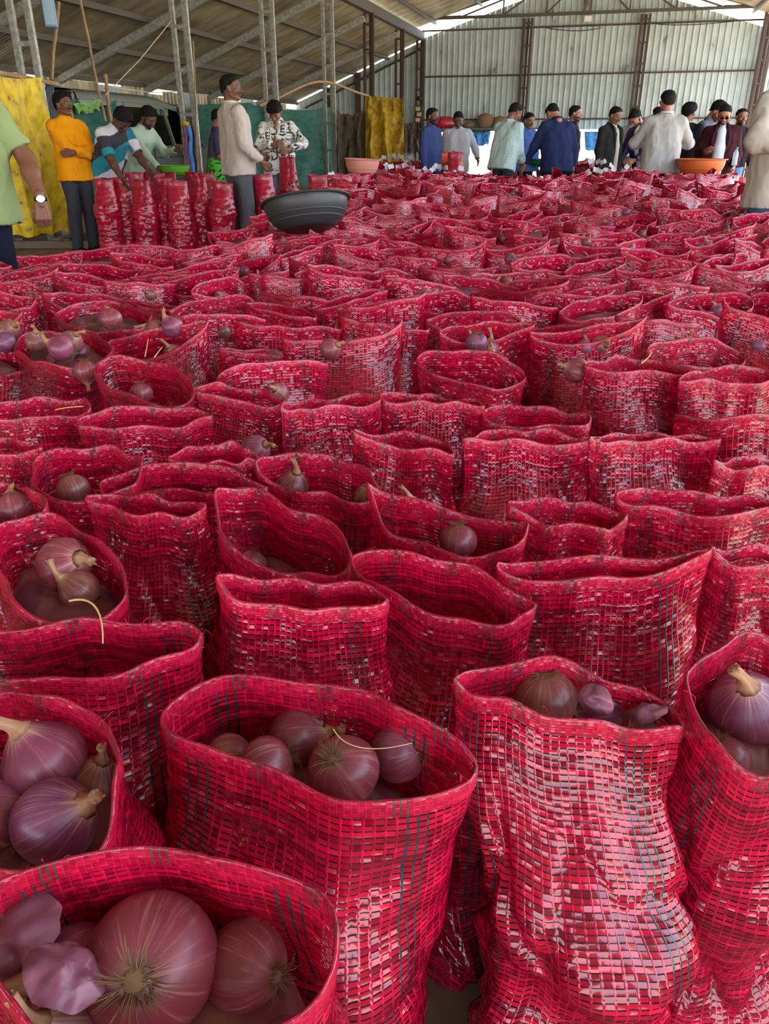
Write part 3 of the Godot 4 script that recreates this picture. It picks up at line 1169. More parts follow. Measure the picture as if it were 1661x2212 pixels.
func basin(called: String, p: Vector3, r: float, h: float, tilt: Basis, m: Material, label: String, cat := "basin") -> void:
	var t := thing(called, label, cat, p)
	t.basis = tilt
	var mb := MB.new()
	var pr := []
	for q in 9:
		var u := q / 8.0
		pr.append(Vector2(r * (0.52 + 0.40 * sin(u * PI * 0.5)), h * u * u * 0.5 + h * u * 0.5))
	pr.push_front(Vector2(0.001, 0.0))
	pr.append(Vector2(r * 0.90, h * 1.0))
	for q in 8:
		var u := 1.0 - q / 8.0
		pr.append(Vector2(r * (0.50 + 0.40 * sin(u * PI * 0.5)), h * u * u * 0.48 + h * u * 0.46 + 0.006))
	pr.append(Vector2(0.001, 0.006))
	mb.lathe(pr, 56)
	part("bowl", mb, m, t)
	var rim := MB.new()
	rim.lathe([Vector2(r * 0.89, h * 0.985), Vector2(r * 0.93, h * 0.96), Vector2(r * 1.0, h * 0.965), Vector2(r * 1.005, h * 1.0), Vector2(r * 0.99, h * 1.03), Vector2(r * 0.93, h * 1.03), Vector2(r * 0.89, h * 1.0), Vector2(r * 0.89, h * 0.985)], 56)
	part("rim", rim, m, t)
	var ridge := MB.new()
	for q in [0.42, 0.6]:
		var rr: float = r * (0.52 + 0.40 * sin(q * PI * 0.5)) + 0.001
		var hh: float = h * q * q * 0.5 + h * q * 0.5
		ridge.lathe([Vector2(rr - 0.004, hh - 0.006), Vector2(rr + 0.004, hh), Vector2(rr, hh + 0.006)], 48)
	part("ridge", ridge, m, t)

func build_shed() -> void:
	M.dirt = mat(Color.WHITE, 0.95)
	M.dirt.albedo_texture = noise_tex(0.02, [[0.25, Color(0.43, 0.35, 0.28)], [0.55, Color(0.50, 0.41, 0.33)], [0.8, Color(0.56, 0.47, 0.39)]], 512, 5)
	M.dirt.uv1_triplanar = true
	M.dirt.uv1_world_triplanar = true
	M.dirt.uv1_scale = Vector3(0.45, 0.45, 0.45)
	M.outside = mat(Color(0.72, 0.69, 0.63), 0.95)
	M.wall = mat(Color.WHITE, 0.55, 0.0, 0.4)
	M.wall.albedo_texture = noise_tex(0.012, [[0.08, Color(0.40, 0.40, 0.37)], [0.2, Color(0.64, 0.68, 0.67)], [0.6, Color(0.71, 0.76, 0.76)], [0.9, Color(0.66, 0.71, 0.70)]], 512, 5)
	M.wall.uv1_triplanar = true
	M.wall.uv1_world_triplanar = true
	M.wall.uv1_scale = Vector3(0.22, 0.12, 0.22)
	M.tin = mat(Color.WHITE, 0.34, 0.42)
	M.tin.albedo_texture = noise_tex(0.012, [[0.2, Color(0.50, 0.45, 0.36)], [0.5, Color(0.66, 0.61, 0.50)], [0.8, Color(0.78, 0.74, 0.63)]], 512, 4, FastNoiseLite.TYPE_SIMPLEX_SMOOTH, 4)
	M.tin.uv1_triplanar = true
	M.tin.uv1_world_triplanar = true
	M.tin.uv1_scale = Vector3(0.15, 0.15, 0.3)
	M.grey_steel = mat(Color.WHITE, 0.55, 0.2)
	M.grey_steel.albedo_texture = noise_tex(0.03, [[0.2, Color(0.56, 0.55, 0.51)], [0.5, Color(0.63, 0.63, 0.59)], [0.8, Color(0.69, 0.69, 0.66)]], 256, 4, FastNoiseLite.TYPE_SIMPLEX_SMOOTH, 8)
	M.grey_steel.uv1_triplanar = true
	M.grey_steel.uv1_scale = Vector3(1.2, 1.2, 1.2)
	M.rust = mat(Color(0.30, 0.23, 0.20), 0.65, 0.2)
	M.dark_steel = mat(Color(0.34, 0.31, 0.28), 0.6, 0.3)
	# ground
	var fl := MB.new()
	fl.cbox(Transform3D(Basis.IDENTITY, Vector3(-3.9, -0.06, -12.5)), Vector3(18.0, 0.12, 39.0), 0.02)
	struct("floor", fl, M.dirt, "brown dirt floor of the shed")
	var og := MB.new()
	og.cbox(Transform3D(Basis.IDENTITY, Vector3(0, -0.2, -10)), Vector3(160, 0.2, 160), 0.02)
	struct("ground", og, M.outside, "pale bare ground outside the shed")
	# back wall sheets
	var wb := snode("wall_back", "pale ribbed metal sheets of the far end wall")
	var x := -12.0
	while x < 4.3:
		var mb := MB.new()
		var w := 1.0
		var left := x < COLX - 0.05
		if left:
			w = minf(1.0, COLX - x)
		var yb := 1.6
		rib_sheet(mb, x, w, yb if not left else 0.0, func(q: float) -> float: return (lean_y(q) - 0.06) if left else minf(roof_y(q) - 0.38, 6.3), ZB)
		part("wall_sheet", mb, M.wall, wb)
		x += w
	# girts, tie and gable bracing on the end wall
	var tr := snode("trim_back", "rusty brown rails and truss across the end wall")
	for y in [1.93, 3.32, 4.74]:
		var mb := MB.new()
		mb.beam(Vector3(COLX, y, ZB + 0.08), Vector3(4.3, y, ZB + 0.08), 0.06, 0.05)
		part("rail", mb, M.rust, tr)
	for q in [[Vector3(-12, 1.55, 0), Vector3(COLX, 1.55, 0)], [Vector3(-11.6, lean_y(-11.6) - 0.38, 0), Vector3(COLX, 4.2, 0)]]:
		var mb := MB.new()
		mb.beam(q[0] + Vector3(0, 0, ZB + 0.08), q[1] + Vector3(0, 0, ZB + 0.08), 0.06, 0.06)
		part("rail", mb, M.rust, tr)
	var tie := MB.new()
	tie.beam(Vector3(COLX, 5.08, ZB + 0.30), Vector3(4.3, 5.08, ZB + 0.30), 0.09, 0.09)
	part("tie_beam", tie, M.dark_steel, tr)
	for sx in [-1, 1]:
		var ch := MB.new()
		ch.beam(Vector3(-1.4, 6.45, ZB + 0.30), Vector3(-1.4 + sx * 5.7, 4.95, ZB + 0.30), 0.08, 0.08)
		part("truss_chord", ch, M.dark_steel, tr)
		for k in 4:
			var xa: float = -1.4 + sx * (5.7 - k * 1.45)
			var xb: float = -1.4 + sx * (5.7 - k * 1.45 - 1.45)
			var d := MB.new()
			d.beam(Vector3(xa, 5.1, ZB + 0.30), Vector3(xb, roof_y(xb) - 0.2, ZB + 0.30), 0.05, 0.05)
			part("truss_web", d, M.dark_steel, tr)
			var d2 := MB.new()
			d2.beam(Vector3(xb, 5.1, ZB + 0.30), Vector3(xb, roof_y(xb) - 0.2, ZB + 0.30), 0.05, 0.05)
			part("truss_web", d2, M.dark_steel, tr)
	for q in [[-3.35, 5.0], [0.5, 5.0], [4.3, 5.1], [-9.47, 3.5], [-10.6, 3.0]]:
		if q[0] < -9.0:
			var mb := MB.new()
			mb.beam(Vector3(q[0], 0, ZB + 0.13), Vector3(q[0], q[1], ZB + 0.13), 0.2, 0.1, Vector3.BACK)
			part("post", mb, M.rust, tr)
		else:
			lattice_column(Vector3(q[0], 0, ZB + 0.16), q[1], M.rust, "rust brown lattice column on the end wall, " + {-3.35: "left of the two whole bays behind the crowd", 0.5: "above the cream-jacketed man", 4.3: "at the right edge of the picture"}[q[0]], "", 0.26)
	# lean-to roof in sheets, rafters and purlins
	var ro := snode("ceiling", "dull corrugated metal roof over the side bay")
	var along := Vector3(-12.25 - COLX, lean_y(-12.25) - 4.5, 0)
	var nrm := Vector3(-0.363, 0.93, 0)
	var sheet := MB.new()
	corr_strip(sheet, Vector3(COLX, 4.5, 0), along, Vector3(0, 0, 1), nrm, 1.04, 0.104, 0.026)
	var sm := sheet.mesh()
	for k in 38:
		part("roof_sheet", sm, M.tin, ro, Transform3D(Basis.IDENTITY, Vector3(0, (k % 2) * 0.004, ZB - 0.05 + k * 1.0)))
	for px in [-8.35, -9.55, -10.72, -11.95]:
		var mb := MB.new()
		mb.beam(Vector3(px, lean_y(px) - 0.075, ZB), Vector3(px, lean_y(px) - 0.075, 6.4), 0.07, 0.11)
		part("purlin", mb, M.dark_steel, ro)
	for k in 10:
		var z := -9.5 - 3.66 * (k - 4)
		if z < ZB + 0.5:
			break
		var mb := MB.new()
		mb.beam(Vector3(COLX, 4.28, z), Vector3(-12.0, lean_y(-12.0) - 0.2, z), 0.12, 0.14)
		part("rafter", mb, M.grey_steel, ro)
		var wp := MB.new()
		wp.beam(Vector3(-11.95, 0, z), Vector3(-11.95, lean_y(-11.95) - 0.14, z), 0.11, 0.11, Vector3.BACK)
		part("wall_post", wp, M.grey_steel, ro)
	# main roof
	var mr := snode("ceiling_main", "corrugated metal roof over the main span")
	for sx in [-1, 1]:
		var al := Vector3(sx * 5.95, -0.30 * 5.95, 0)
		var ms := MB.new()
		corr_strip(ms, Vector3(-1.4, 6.6, 0), al, Vector3(0, 0, 1), Vector3(sx * 0.287, 0.958, 0), 1.04, 0.104, 0.026)
		var mm := ms.mesh()
		for k in 38:
			part("roof_sheet", mm, M.tin, mr, Transform3D(Basis.IDENTITY, Vector3(0, (k % 2) * 0.004, ZB - 0.05 + k * 1.0)))
		for px in [0.4, 2.0, 3.6, 5.2]:
			var mb := MB.new()
			var xx: float = -1.4 + sx * px
			mb.beam(Vector3(xx, roof_y(xx) - 0.07, ZB), Vector3(xx, roof_y(xx) - 0.07, 6.4), 0.07, 0.1)
			part("purlin", mb, M.dark_steel, mr)
	for k in 7:
		var z := -9.5 - 3.66 * (k - 4)
		if z < ZB + 1.0 or z > 6.0:
			continue
		for sx in [-1, 1]:
			var mb := MB.new()
			mb.beam(Vector3(-1.4, 6.42, z), Vector3(-1.4 + sx * 5.7, roof_y(4.3) - 0.18, z), 0.08, 0.1)
			part("truss_chord", mb, M.dark_steel, mr)
	var gut := MB.new()
	gut.cbox(Transform3D(Basis.IDENTITY, Vector3(COLX + 0.02, 4.58, -12.5)), Vector3(0.16, 0.26, 37.8), 0.01)
	struct("trim_gutter", gut, M.dark_steel, "long dark gutter beam along the column heads")
	# left wall: low ribbed sheets with a slit of light under the eaves
	var wl := snode("wall_left", "low ribbed metal side wall behind the parked van")
	for k in 37:
		var mb := MB.new()
		rib_sheet(mb, 0, 1.0, 0.0, func(_q: float) -> float: return 2.44 + 0.03 * (k % 3) - (0.12 if k % 5 == 0 else 0.0), 0)
		part("wall_sheet", mb, M.tin if k % 4 else M.wall, wl, Transform3D(Basis(Vector3.UP, PI / 2), Vector3(-12.02, 0, ZB + 1.0 + k)))
	var wf := snode("wall_front", "ribbed metal gable over the open front behind the camera")
	for k in 12:
		var mb := MB.new()
		var x0 := COLX + k * 0.95
		rib_sheet(mb, x0, 0.96, 3.1, func(q: float) -> float: return roof_y(q) - 0.1, 6.35)
		part("wall_sheet", mb, M.wall, wf)
	# column row between the two bays
	var names := ["nearest of the row, behind the yellow tarpaulin", "with a blue and pink cloth tied to it, before the van", "behind the man in the black and white print shirt", "at the end of the green curtain", "behind the second yellow tarpaulin", "last but one before the end wall", "in the corner of the end wall with a switchboard on it"]
	var colz := [-9.5, -13.5, -17.2, -21.0, -24.6, -28.2, ZB + 0.2]
	for k in 7:
		lattice_column(Vector3(COLX, 0, colz[k]), 4.46, M.grey_steel if k < 4 else M.rust, "grey steel lattice column " + names[k] if k < 4 else "brown steel lattice column " + names[k], "")
	for k in 7:
		var z := -9.5 - 3.66 * k
		if k > 3:
			lattice_column(Vector3(4.3, 0, maxf(z, ZB + 0.5)), 4.8, M.rust, "brown steel column on the open right side of the shed", "right side columns")
	# small things on the walls
	var fl2 := thing("flood_lamp", "small square floodlight fixed at the middle of the end wall truss", "lamp", at_plane_z(1270, 40, ZB + 0.385))
	var fb := MB.new()
	fb.cbox(Transform3D(Basis(Vector3.RIGHT, 0.3)), Vector3(0.28, 0.22, 0.07), 0.015)
	part("housing", fb, M.grey_steel, fl2)
	var fg := MB.new()
	fg.cbox(Transform3D(Basis(Vector3.RIGHT, 0.3), Vector3(0, -0.01, 0.036)), Vector3(0.23, 0.17, 0.01), 0.003)
	part("glass", fg, M.white, fl2)
	for q in [[Vector2(1180, 60), Vector2(1245, 73), Vector2(1300, 60)], [Vector2(1418, 52), Vector2(1490, 58), Vector2(1600, 44)]]:
		var mb := MB.new()
		var pa := []
		for e in 13:
			var u := e / 12.0
			var p2: Vector2 = q[0].lerp(q[1], u).lerp(q[1].lerp(q[2], u), u)
			pa.append(at_plane_z(p2.x, p2.y, ZB + 0.14))
		mb.tube(pa, [0.012], 5)
		tag(part("cable", mb, M.black, self), "thin dark cable sagging along the end wall, " + ("left span" if q[0].x < 1300 else "right span"), "cable")
	var sb := thing("switchboard", "wooden switchboard with cream boxes on the corner column", "switchboard", at_plane_z(905, 248, ZB + 0.36))
	var bb := MB.new()
	bb.cbox(Transform3D(), Vector3(0.28, 0.62, 0.05), 0.01)
	part("board", bb, M.rust, sb)
	for k in 3:
		var mb := MB.new()
		mb.cbox(Transform3D(Basis.IDENTITY, Vector3(-0.04 + 0.05 * (k % 2), 0.19 - k * 0.18, 0.05)), Vector3(0.16, 0.13, 0.06), 0.01)
		part("switch_box", mb, M.cream, sb)
	var gl := MB.new()
	gl.tube([Vector3(0, 0.52, 0.06), Vector3(0, 0.52, 0.1)], [0.08, 0.08], 14)
	part("meter", gl, M.black, sb)

func at_plane_z(x: float, y: float, z: float) -> Vector3:
	var r := ray(x, y)
	return CAM + r * ((z - CAM.z) / r.z)
func at_plane_x(x: float, y: float, px: float) -> Vector3:
	var r := ray(x, y)
	return CAM + r * ((px - CAM.x) / r.x)

func tarp(called: String, label: String, cat: String, c: Array, m: Material, fold: float, waves: float, sd: float, sag := 0.0) -> void:
	var o := part(called, cloth_sheet(c, 64, 44, fold, waves, sd, sag), m, self)
	tag(o, label, cat)

func van() -> void:
	var t := thing("van", "dusty grey van parked under the side roof behind the green curtain", "van", Vector3(-9.0, 0, -15.6))
	# its own axes: x to the right side seen from here, z to the rear
	var prof := [Vector2(2.6, 0.35), Vector2(2.6, 0.95), Vector2(2.55, 1.9), Vector2(2.4, 2.03), Vector2(-0.2, 2.02), Vector2(-0.9, 1.93), Vector2(-2.0, 1.12), Vector2(-3.1, 1.02), Vector2(-3.4, 0.9), Vector2(-3.45, 0.35)]
	var W := -1.7
	# lower body below the belt line as a solid, pillars and roof above
	var low := MB.new()
	var lowp := [Vector2(2.6, 0.35), Vector2(2.6, 1.15), Vector2(-2.0, 1.12), Vector2(-3.1, 1.02), Vector2(-3.42, 0.9), Vector2(-3.45, 0.35)]
	for s in 2:
		var xx := 0.0 if s == 0 else W
		var q := []
		for p in lowp:
			q.append(Vector3(xx, p.y, p.x))
		low.face(q, Vector3(1 - 2 * s, 0, 0), Color.WHITE)
	for k in lowp.size():
		var a: Vector2 = lowp[k]
		var b: Vector2 = lowp[(k + 1) % lowp.size()]
		var mid := (a + b) * 0.5 - Vector2(-0.4, 0.75)
		low.face([Vector3(0, a.y, a.x), Vector3(0, b.y, b.x), Vector3(W, b.y, b.x), Vector3(W, a.y, a.x)], Vector3(0, mid.y, mid.x * 0.3), Color.WHITE)
	part("lower_body", low, M.van, t)
	var roof := MB.new()
	var rp := PackedVector3Array()
	var ru := PackedVector2Array()
	for j in 12:
		var z := lerpf(2.5, -0.95, j / 11.0)
		var top := 2.03 - 0.10 * smoothstep(-0.1, -0.95, z)
		for i in 15:
			var a := PI * i / 14.0
			rp.append(Vector3(W * 0.5 + 0.86 * signf(cos(a)) * pow(absf(cos(a)), 0.45), top - 0.15 + 0.15 * pow(sin(a), 0.5) + 0.03 * sin(a), z))
			ru.append(Vector2(i, j))
	roof.surf(rp, 15, 12, false, ru, PackedColorArray([Color.WHITE]))
	roof.cbox(Transform3D(Basis.IDENTITY, Vector3(W * 0.5, 1.87, 0.8)), Vector3(1.6, 0.03, 3.3), 0.01)
	part("roof", roof, M.van, t)
	var rear := MB.new()
	rear.cbox(Transform3D(Basis.IDENTITY, Vector3(W * 0.5, 1.3, 2.52)), Vector3(1.66, 1.35, 0.08), 0.03)
	rear.cbox(Transform3D(Basis.IDENTITY, Vector3(W * 0.5, 1.93, 2.48)), Vector3(1.6, 0.16, 0.06), 0.03)
	part("rear_door", rear, M.van, t)
	var gut := MB.new()
	gut.beam(Vector3(0.02, 1.86, 2.5), Vector3(0.02, 1.86, -0.85), 0.03, 0.03)
	part("rain_gutter", gut, M.van_light, t)
	for s in 2:
		var x := 0.0 if s == 0 else W
		for q in [[Vector3(x, 1.1, 2.5), Vector3(x, 1.88, 2.45), 0.10], [Vector3(x, 1.1, 1.1), Vector3(x, 1.88, 1.1), 0.12], [Vector3(x, 1.1, 0.15), Vector3(x, 1.88, 0.15), 0.09], [Vector3(x, 1.1, -2.0), Vector3(x, 1.9, -0.92), 0.11], [Vector3(x, 1.85, -0.9), Vector3(x, 1.85, 2.5), 0.08], [Vector3(x, 1.1, -1.95), Vector3(x, 1.1, 2.5), 0.08], [Vector3(x, 1.1, -0.7), Vector3(x, 1.84, -0.35), 0.05]]:
			var mb := MB.new()
			mb.beam(q[0], q[1], 0.05, q[2], Vector3.RIGHT)
			part("pillar", mb, M.van, t)
	for q in [[2.42, 1.16], [1.04, 0.2], [0.1, -0.4]]:
		var g := MB.new()
		g.face([Vector3(-0.03, 1.14, q[0]), Vector3(-0.03, 1.82, q[0]), Vector3(-0.03, 1.82, q[1]), Vector3(-0.03, 1.14, q[1] - (0.33 if q[1] < 0 else 0.0))], Vector3.RIGHT, Color.WHITE)
		part("window_glass", g, M.van_glass, t)
		var fr := MB.new()
		for e in [[Vector3(0.012, 1.14, q[0]), Vector3(0.012, 1.82, q[0])], [Vector3(0.012, 1.82, q[0]), Vector3(0.012, 1.82, q[1])], [Vector3(0.012, 1.14, q[1] - (0.33 if q[1] < 0 else 0.0)), Vector3(0.012, 1.82, q[1])]]:
			fr.beam(e[0], e[1], 0.02, 0.035, Vector3.RIGHT)
		part("window_frame", fr, M.van_light, t)
	var wsh := MB.new()
	wsh.face([Vector3(-0.06, 1.16, -1.97), Vector3(-0.06, 1.86, -1.0), Vector3(W + 0.06, 1.86, -1.0), Vector3(W + 0.06, 1.16, -1.97)], Vector3(0, 0.7, -1), Color.WHITE)
	part("windscreen", wsh, M.van_glass, t)
	var cur := MB.new()
	for k in 9:
		var z := 1.0 - k * 0.085 if k < 9 else 0.0
		cur.cbox(Transform3D(Basis.IDENTITY, Vector3(-0.012, 1.76, z - 0.9 + 0.02)), Vector3(0.008, 0.13, 0.08), 0.002, s2l(40, 70, 120) if k % 2 else s2l(110, 150, 60))
	part("curtain_fringe", cur, M.cloth, t)
	var door := MB.new()
	for e in [[Vector3(0.008, 0.5, 0.13), Vector3(0.008, 1.1, 0.13)], [Vector3(0.008, 0.5, 0.13), Vector3(0.008, 0.5, -1.05)], [Vector3(0.008, 0.5, -1.05), Vector3(0.008, 1.12, -1.05)], [Vector3(0.008, 0.92, 2.5), Vector3(0.008, 0.92, -1.9)]]:
		door.beam(e[0], e[1], 0.015, 0.02, Vector3.RIGHT)
	part("door_seam", door, M.van_dark, t)
	for y in [0.68, 0.98]:
		var h := MB.new()
		h.tube([Vector3(0.03, y, -0.95), Vector3(0.03, y, -1.15)], [0.025, 0.025], 10)
		part("hinge", h, M.steel, t)
	var rail := MB.new()
	rail.tube([Vector3(0.03, 0.55, -1.05), Vector3(0.03, 1.1, -1.05)], [0.018], 8)
	part("hinge_rod", rail, M.steel, t)
	var mi := MB.new()
	mi.cbox(Transform3D(Basis.IDENTITY, Vector3(0.16, 1.3, -0.85)), Vector3(0.14, 0.3, 0.1), 0.03)
	mi.tube([Vector3(0.0, 1.2, -0.95), Vector3(0.14, 1.25, -0.85)], [0.015], 8)
	part("wing_mirror", mi, M.black, t)
	for z in [1.7, -2.4]:
		for s in 2:
			var w := MB.new()
			var x := -0.1 if s == 0 else W + 0.1
			w.tube([Vector3(x - 0.1, 0.34, z), Vector3(x + 0.11, 0.34, z)], [0.34, 0.34], 28)
			part("wheel", w, M.black, t)

const KIND := ["purple", "pinkish brown", "tan", "violet"]
const ORD := ["first", "second", "third", "fourth", "fifth", "sixth", "seventh", "eighth", "ninth", "tenth", "eleventh", "twelfth", "thirteenth", "fourteenth", "fifteenth", "sixteenth", "seventeenth", "eighteenth", "nineteenth", "twentieth", "twenty-first", "twenty-second", "twenty-third", "twenty-fourth", "twenty-fifth", "twenty-sixth", "twenty-seventh", "twenty-eighth"]

func _ready() -> void:
	rng.seed = 5
	set_view()
	n_lo.seed = 3; n_lo.noise_type = FastNoiseLite.TYPE_SIMPLEX_SMOOTH; n_lo.frequency = 0.02; n_lo.fractal_type = FastNoiseLite.FRACTAL_NONE
	n_hi.seed = 9; n_hi.noise_type = FastNoiseLite.TYPE_SIMPLEX; n_hi.frequency = 0.05; n_hi.fractal_type = FastNoiseLite.FRACTAL_NONE
	n_cell.seed = 4; n_cell.noise_type = FastNoiseLite.TYPE_CELLULAR; n_cell.frequency = 1.0; n_cell.fractal_type = FastNoiseLite.FRACTAL_NONE; n_cell.cellular_return_type = FastNoiseLite.RETURN_DISTANCE; n_cell.cellular_jitter = 0.8
	n_val.seed = 4; n_val.noise_type = FastNoiseLite.TYPE_CELLULAR; n_val.frequency = 1.0; n_val.fractal_type = FastNoiseLite.FRACTAL_NONE; n_val.cellular_return_type = FastNoiseLite.RETURN_CELL_VALUE; n_val.cellular_jitter = 0.8
	# camera, sky, sun, exposure
	var cam := Camera3D.new()
	cam.name = "camera"
	add_child(cam)
	cam.transform = Transform3D(Basis(rgt, upv, -fwd), CAM)
	cam.fov = rad_to_deg(2.0 * atan(CY / FPX))
	cam.near = 0.05
	cam.far = 300
	cam.current = true
	var we := WorldEnvironment.new()
	we.name = "environment"
	var e := Environment.new()
	var sky := Sky.new()
	var psm := ProceduralSkyMaterial.new()
	psm.sky_top_color = Color(0.72, 0.83, 0.97)
	psm.sky_horizon_color = Color(0.97, 0.97, 0.96)
	psm.sky_curve = 0.2
	psm.ground_horizon_color = Color(0.80, 0.77, 0.70)
	psm.ground_bottom_color = Color(0.55, 0.5, 0.43)
	psm.sun_angle_max = 1.0
	sky.sky_material = psm
	e.background_mode = Environment.BG_SKY
	e.sky = sky
	e.background_energy_multiplier = 2.2
	e.tonemap_mode = Environment.TONE_MAPPER_LINEAR
	e.tonemap_exposure = 2.6
	e.sdfgi_enabled = true
	e.ssao_enabled = true
	e.ssil_enabled = true
	we.environment = e
	add_child(we)
	var sun := DirectionalLight3D.new()
	sun.name = "sun"
	sun.light_energy = 4.0
	sun.light_color = Color(1.0, 0.96, 0.88)
	sun.light_angular_distance = 0.6
	sun.shadow_enabled = true
	add_child(sun)
	sun.look_at_from_position(Vector3(5.0, 11.0, -2.0), Vector3.ZERO)
	make_materials()
	M.skin = vmat(0.48, 0.45)
	M.hair = mat(Color(0.075, 0.065, 0.062), 0.75, 0.0, 0.35)
	M.cloth = vmat(0.85, 0.3)
	M.satin = vmat(0.42, 0.45)
	M.steel = mat(Color(0.72, 0.72, 0.72), 0.3, 0.9)
	M.black = mat(Color(0.06, 0.06, 0.065), 0.45)
	M.white = mat(Color(0.86, 0.86, 0.85), 0.5)
	M.cream = mat(Color(0.75, 0.70, 0.58), 0.6)
	M.dark_glass = mat(Color(0.03, 0.03, 0.035), 0.1)
	M.wood = mat(Color.WHITE, 0.8)
	M.wood.albedo_texture = noise_tex(0.02, [[0.2, Color(0.52, 0.41, 0.28)], [0.8, Color(0.70, 0.58, 0.42)]], 256)
	M.wood.uv1_triplanar = true
	M.wood.uv1_scale = Vector3(3, 0.6, 3)
	M.grey_wood = mat(Color(0.45, 0.40, 0.34), 0.9)
	M.van = mat(Color(0.44, 0.46, 0.43), 0.45, 0.25)
	M.van_light = mat(Color(0.62, 0.64, 0.61), 0.4, 0.3)
	M.van_dark = mat(Color(0.20, 0.21, 0.20), 0.7)
	M.van_glass = mat(Color(0.10, 0.095, 0.08), 0.12)
	build_shed()
	van()
	build_sacks()
	build_onions()
	build_clutter()
	make_templates()
	build_people()

func build_sacks() -> void:
	var V := func(x: float, y: float) -> Vector2: return Vector2(x, y)
	rim_sack(V.call(-70, 1955), V.call(728, 2000), V.call(340, 1838), V.call(330, 2290), [0.655, 0.66, 0.665, 0.62], 1, "wide open red mesh sack at the bottom left corner with one big onion", {"fill": 0.82, "nick": "bottom left corner sack"})
	rim_sack(V.call(-215, 1640), V.call(246, 1668), V.call(60, 1490), V.call(60, 1900), [0.66, 0.66, 0.66, 0.62], 2, "open red mesh sack at the left edge holding two purple onions", {"fill": 0.86, "nick": "two-onion sack at the left edge"})
	rim_sack(V.call(362, 1545), V.call(1015, 1645), V.call(640, 1463), V.call(690, 1700), [0.66, 0.65, 0.67, 0.645], 3, "wide open red mesh sack in the bottom middle with five onions showing", {"fill": 0.84, "nick": "five-onion sack in the bottom middle"})
	rim_sack(V.call(975, 1475), V.call(1480, 1575), V.call(1260, 1448), V.call(1220, 1540), [0.665, 0.65, 0.665, 0.65], 4, "tall creased red mesh sack with three teal threads, right of the bottom middle", {"crease": 0.024, "fill": 0.88, "shift": Vector3(0.035, 0, 0.055), "nick": "tall creased sack with teal threads"})
	rim_sack(V.call(1503, 1455), V.call(1850, 1480), V.call(1640, 1385), V.call(1650, 1660), [0.67, 0.66, 0.67, 0.64], 5, "red mesh sack at the right edge with a frayed rim and large onion", {"fill": 0.88, "nick": "frayed sack at the right edge"})
	rim_sack(V.call(465, 1240), V.call(842, 1290), V.call(690, 1262), V.call(650, 1318), [0.72, 0.70, 0.69, 0.685], 6, "nearly closed red mesh sack with a pointed left ear behind the five-onion sack", {"waist": 0.02})
	rim_sack(V.call(762, 1200), V.call(1157, 1312), V.call(985, 1222), V.call(930, 1320), [0.69, 0.67, 0.69, 0.655], 7, "open empty-looking red mesh sack with a slanting rim near the picture's centre", {"nick": "slanting-rimmed sack near the centre"})
	rim_sack(V.call(1085, 1215), V.call(1522, 1190), V.call(1290, 1212), V.call(1275, 1255), [0.69, 0.72, 0.685, 0.67], 8, "broad red mesh sack with a dipped front rim and a sharp upper right corner", {"waist": 0.02})
	rim_sack(V.call(1527, 1195), V.call(1850, 1205), V.call(1680, 1190), V.call(1690, 1225), [0.69, 0.69, 0.69, 0.68], 9, "plain closed red mesh sack at the right edge above the frayed one")
	rim_sack(V.call(-190, 1385), V.call(447, 1372), V.call(190, 1350), V.call(110, 1470), [0.66, 0.675, 0.665, 0.65], 10, "wide red mesh sack at the left edge with a tan string over its rim", {"fill": 0.7, "nick": "wide sack with the tan string"})
	rim_sack(V.call(2, 1150), V.call(268, 1270), V.call(150, 1130), V.call(75, 1325), [0.69, 0.67, 0.69, 0.66], 11, "tilted red mesh sack at the left, a beaked onion in its torn mouth", {"fill": 0.9, "nick": "tilted torn-mouthed sack at the left"})
	rim_sack(V.call(190, 1072), V.call(440, 1095), V.call(330, 1072), V.call(320, 1108), [0.70, 0.695, 0.685, 0.68], 12, "upright closed red mesh sack with a flat top behind the tilted one")
	rim_sack(V.call(462, 1062), V.call(765, 1222), V.call(640, 1095), V.call(560, 1215), [0.71, 0.67, 0.69, 0.66], 13, "red mesh sack whose rim slopes steeply down to the right, left of centre", {"fill": 0.84, "nick": "steeply sloping rimmed sack left of centre"})
	rim_sack(V.call(795, 1045), V.call(1130, 1130), V.call(985, 1108), V.call(960, 1195), [0.72, 0.69, 0.68, 0.655], 14, "red mesh sack with a high left shoulder and drooping front, centre of the picture", {"nick": "drooping-fronted sack at the centre"})
	rim_sack(V.call(1112, 1082), V.call(1348, 1120), V.call(1240, 1088), V.call(1225, 1138), [0.70, 0.69, 0.69, 0.675], 15, "small red mesh sack with two dark thread bands behind the broad dipped one")
	rim_sack(V.call(1325, 1068), V.call(1720, 1085), V.call(1510, 1070), V.call(1500, 1105), [0.70, 0.69, 0.695, 0.685], 16, "long low red mesh sack with one dark band right of the small banded one")
	rim_sack(V.call(78, 1010), V.call(318, 1000), V.call(200, 970), V.call(160, 1080), [0.69, 0.69, 0.695, 0.67], 17, "open red mesh sack with a half hidden onion and ragged folded rim at the left", {"fill": 0.86, "nick": "ragged folded sack at the left"})
	rim_sack(V.call(225, 1068), V.call(565, 1045), V.call(350, 1008), V.call(450, 1065), [0.66, 0.675, 0.69, 0.66], 18, "squashed red mesh sack with a pointed flap, left of the pale-stemmed onion", {"nick": "squashed sack with the pointed flap"})
	rim_sack(V.call(553, 1002), V.call(808, 1060), V.call(690, 990), V.call(690, 1075), [0.70, 0.69, 0.695, 0.665], 19, "open red mesh sack with a pale papery onion stem standing in it", {"fill": 0.86, "nick": "pale-stemmed onion's sack"})
	rim_sack(V.call(765, 935), V.call(990, 978), V.call(890, 945), V.call(870, 968), [0.72, 0.70, 0.70, 0.70], 20, "round shouldered glossy red mesh sack in front of the flat-topped pair", {"bump": 0.011})
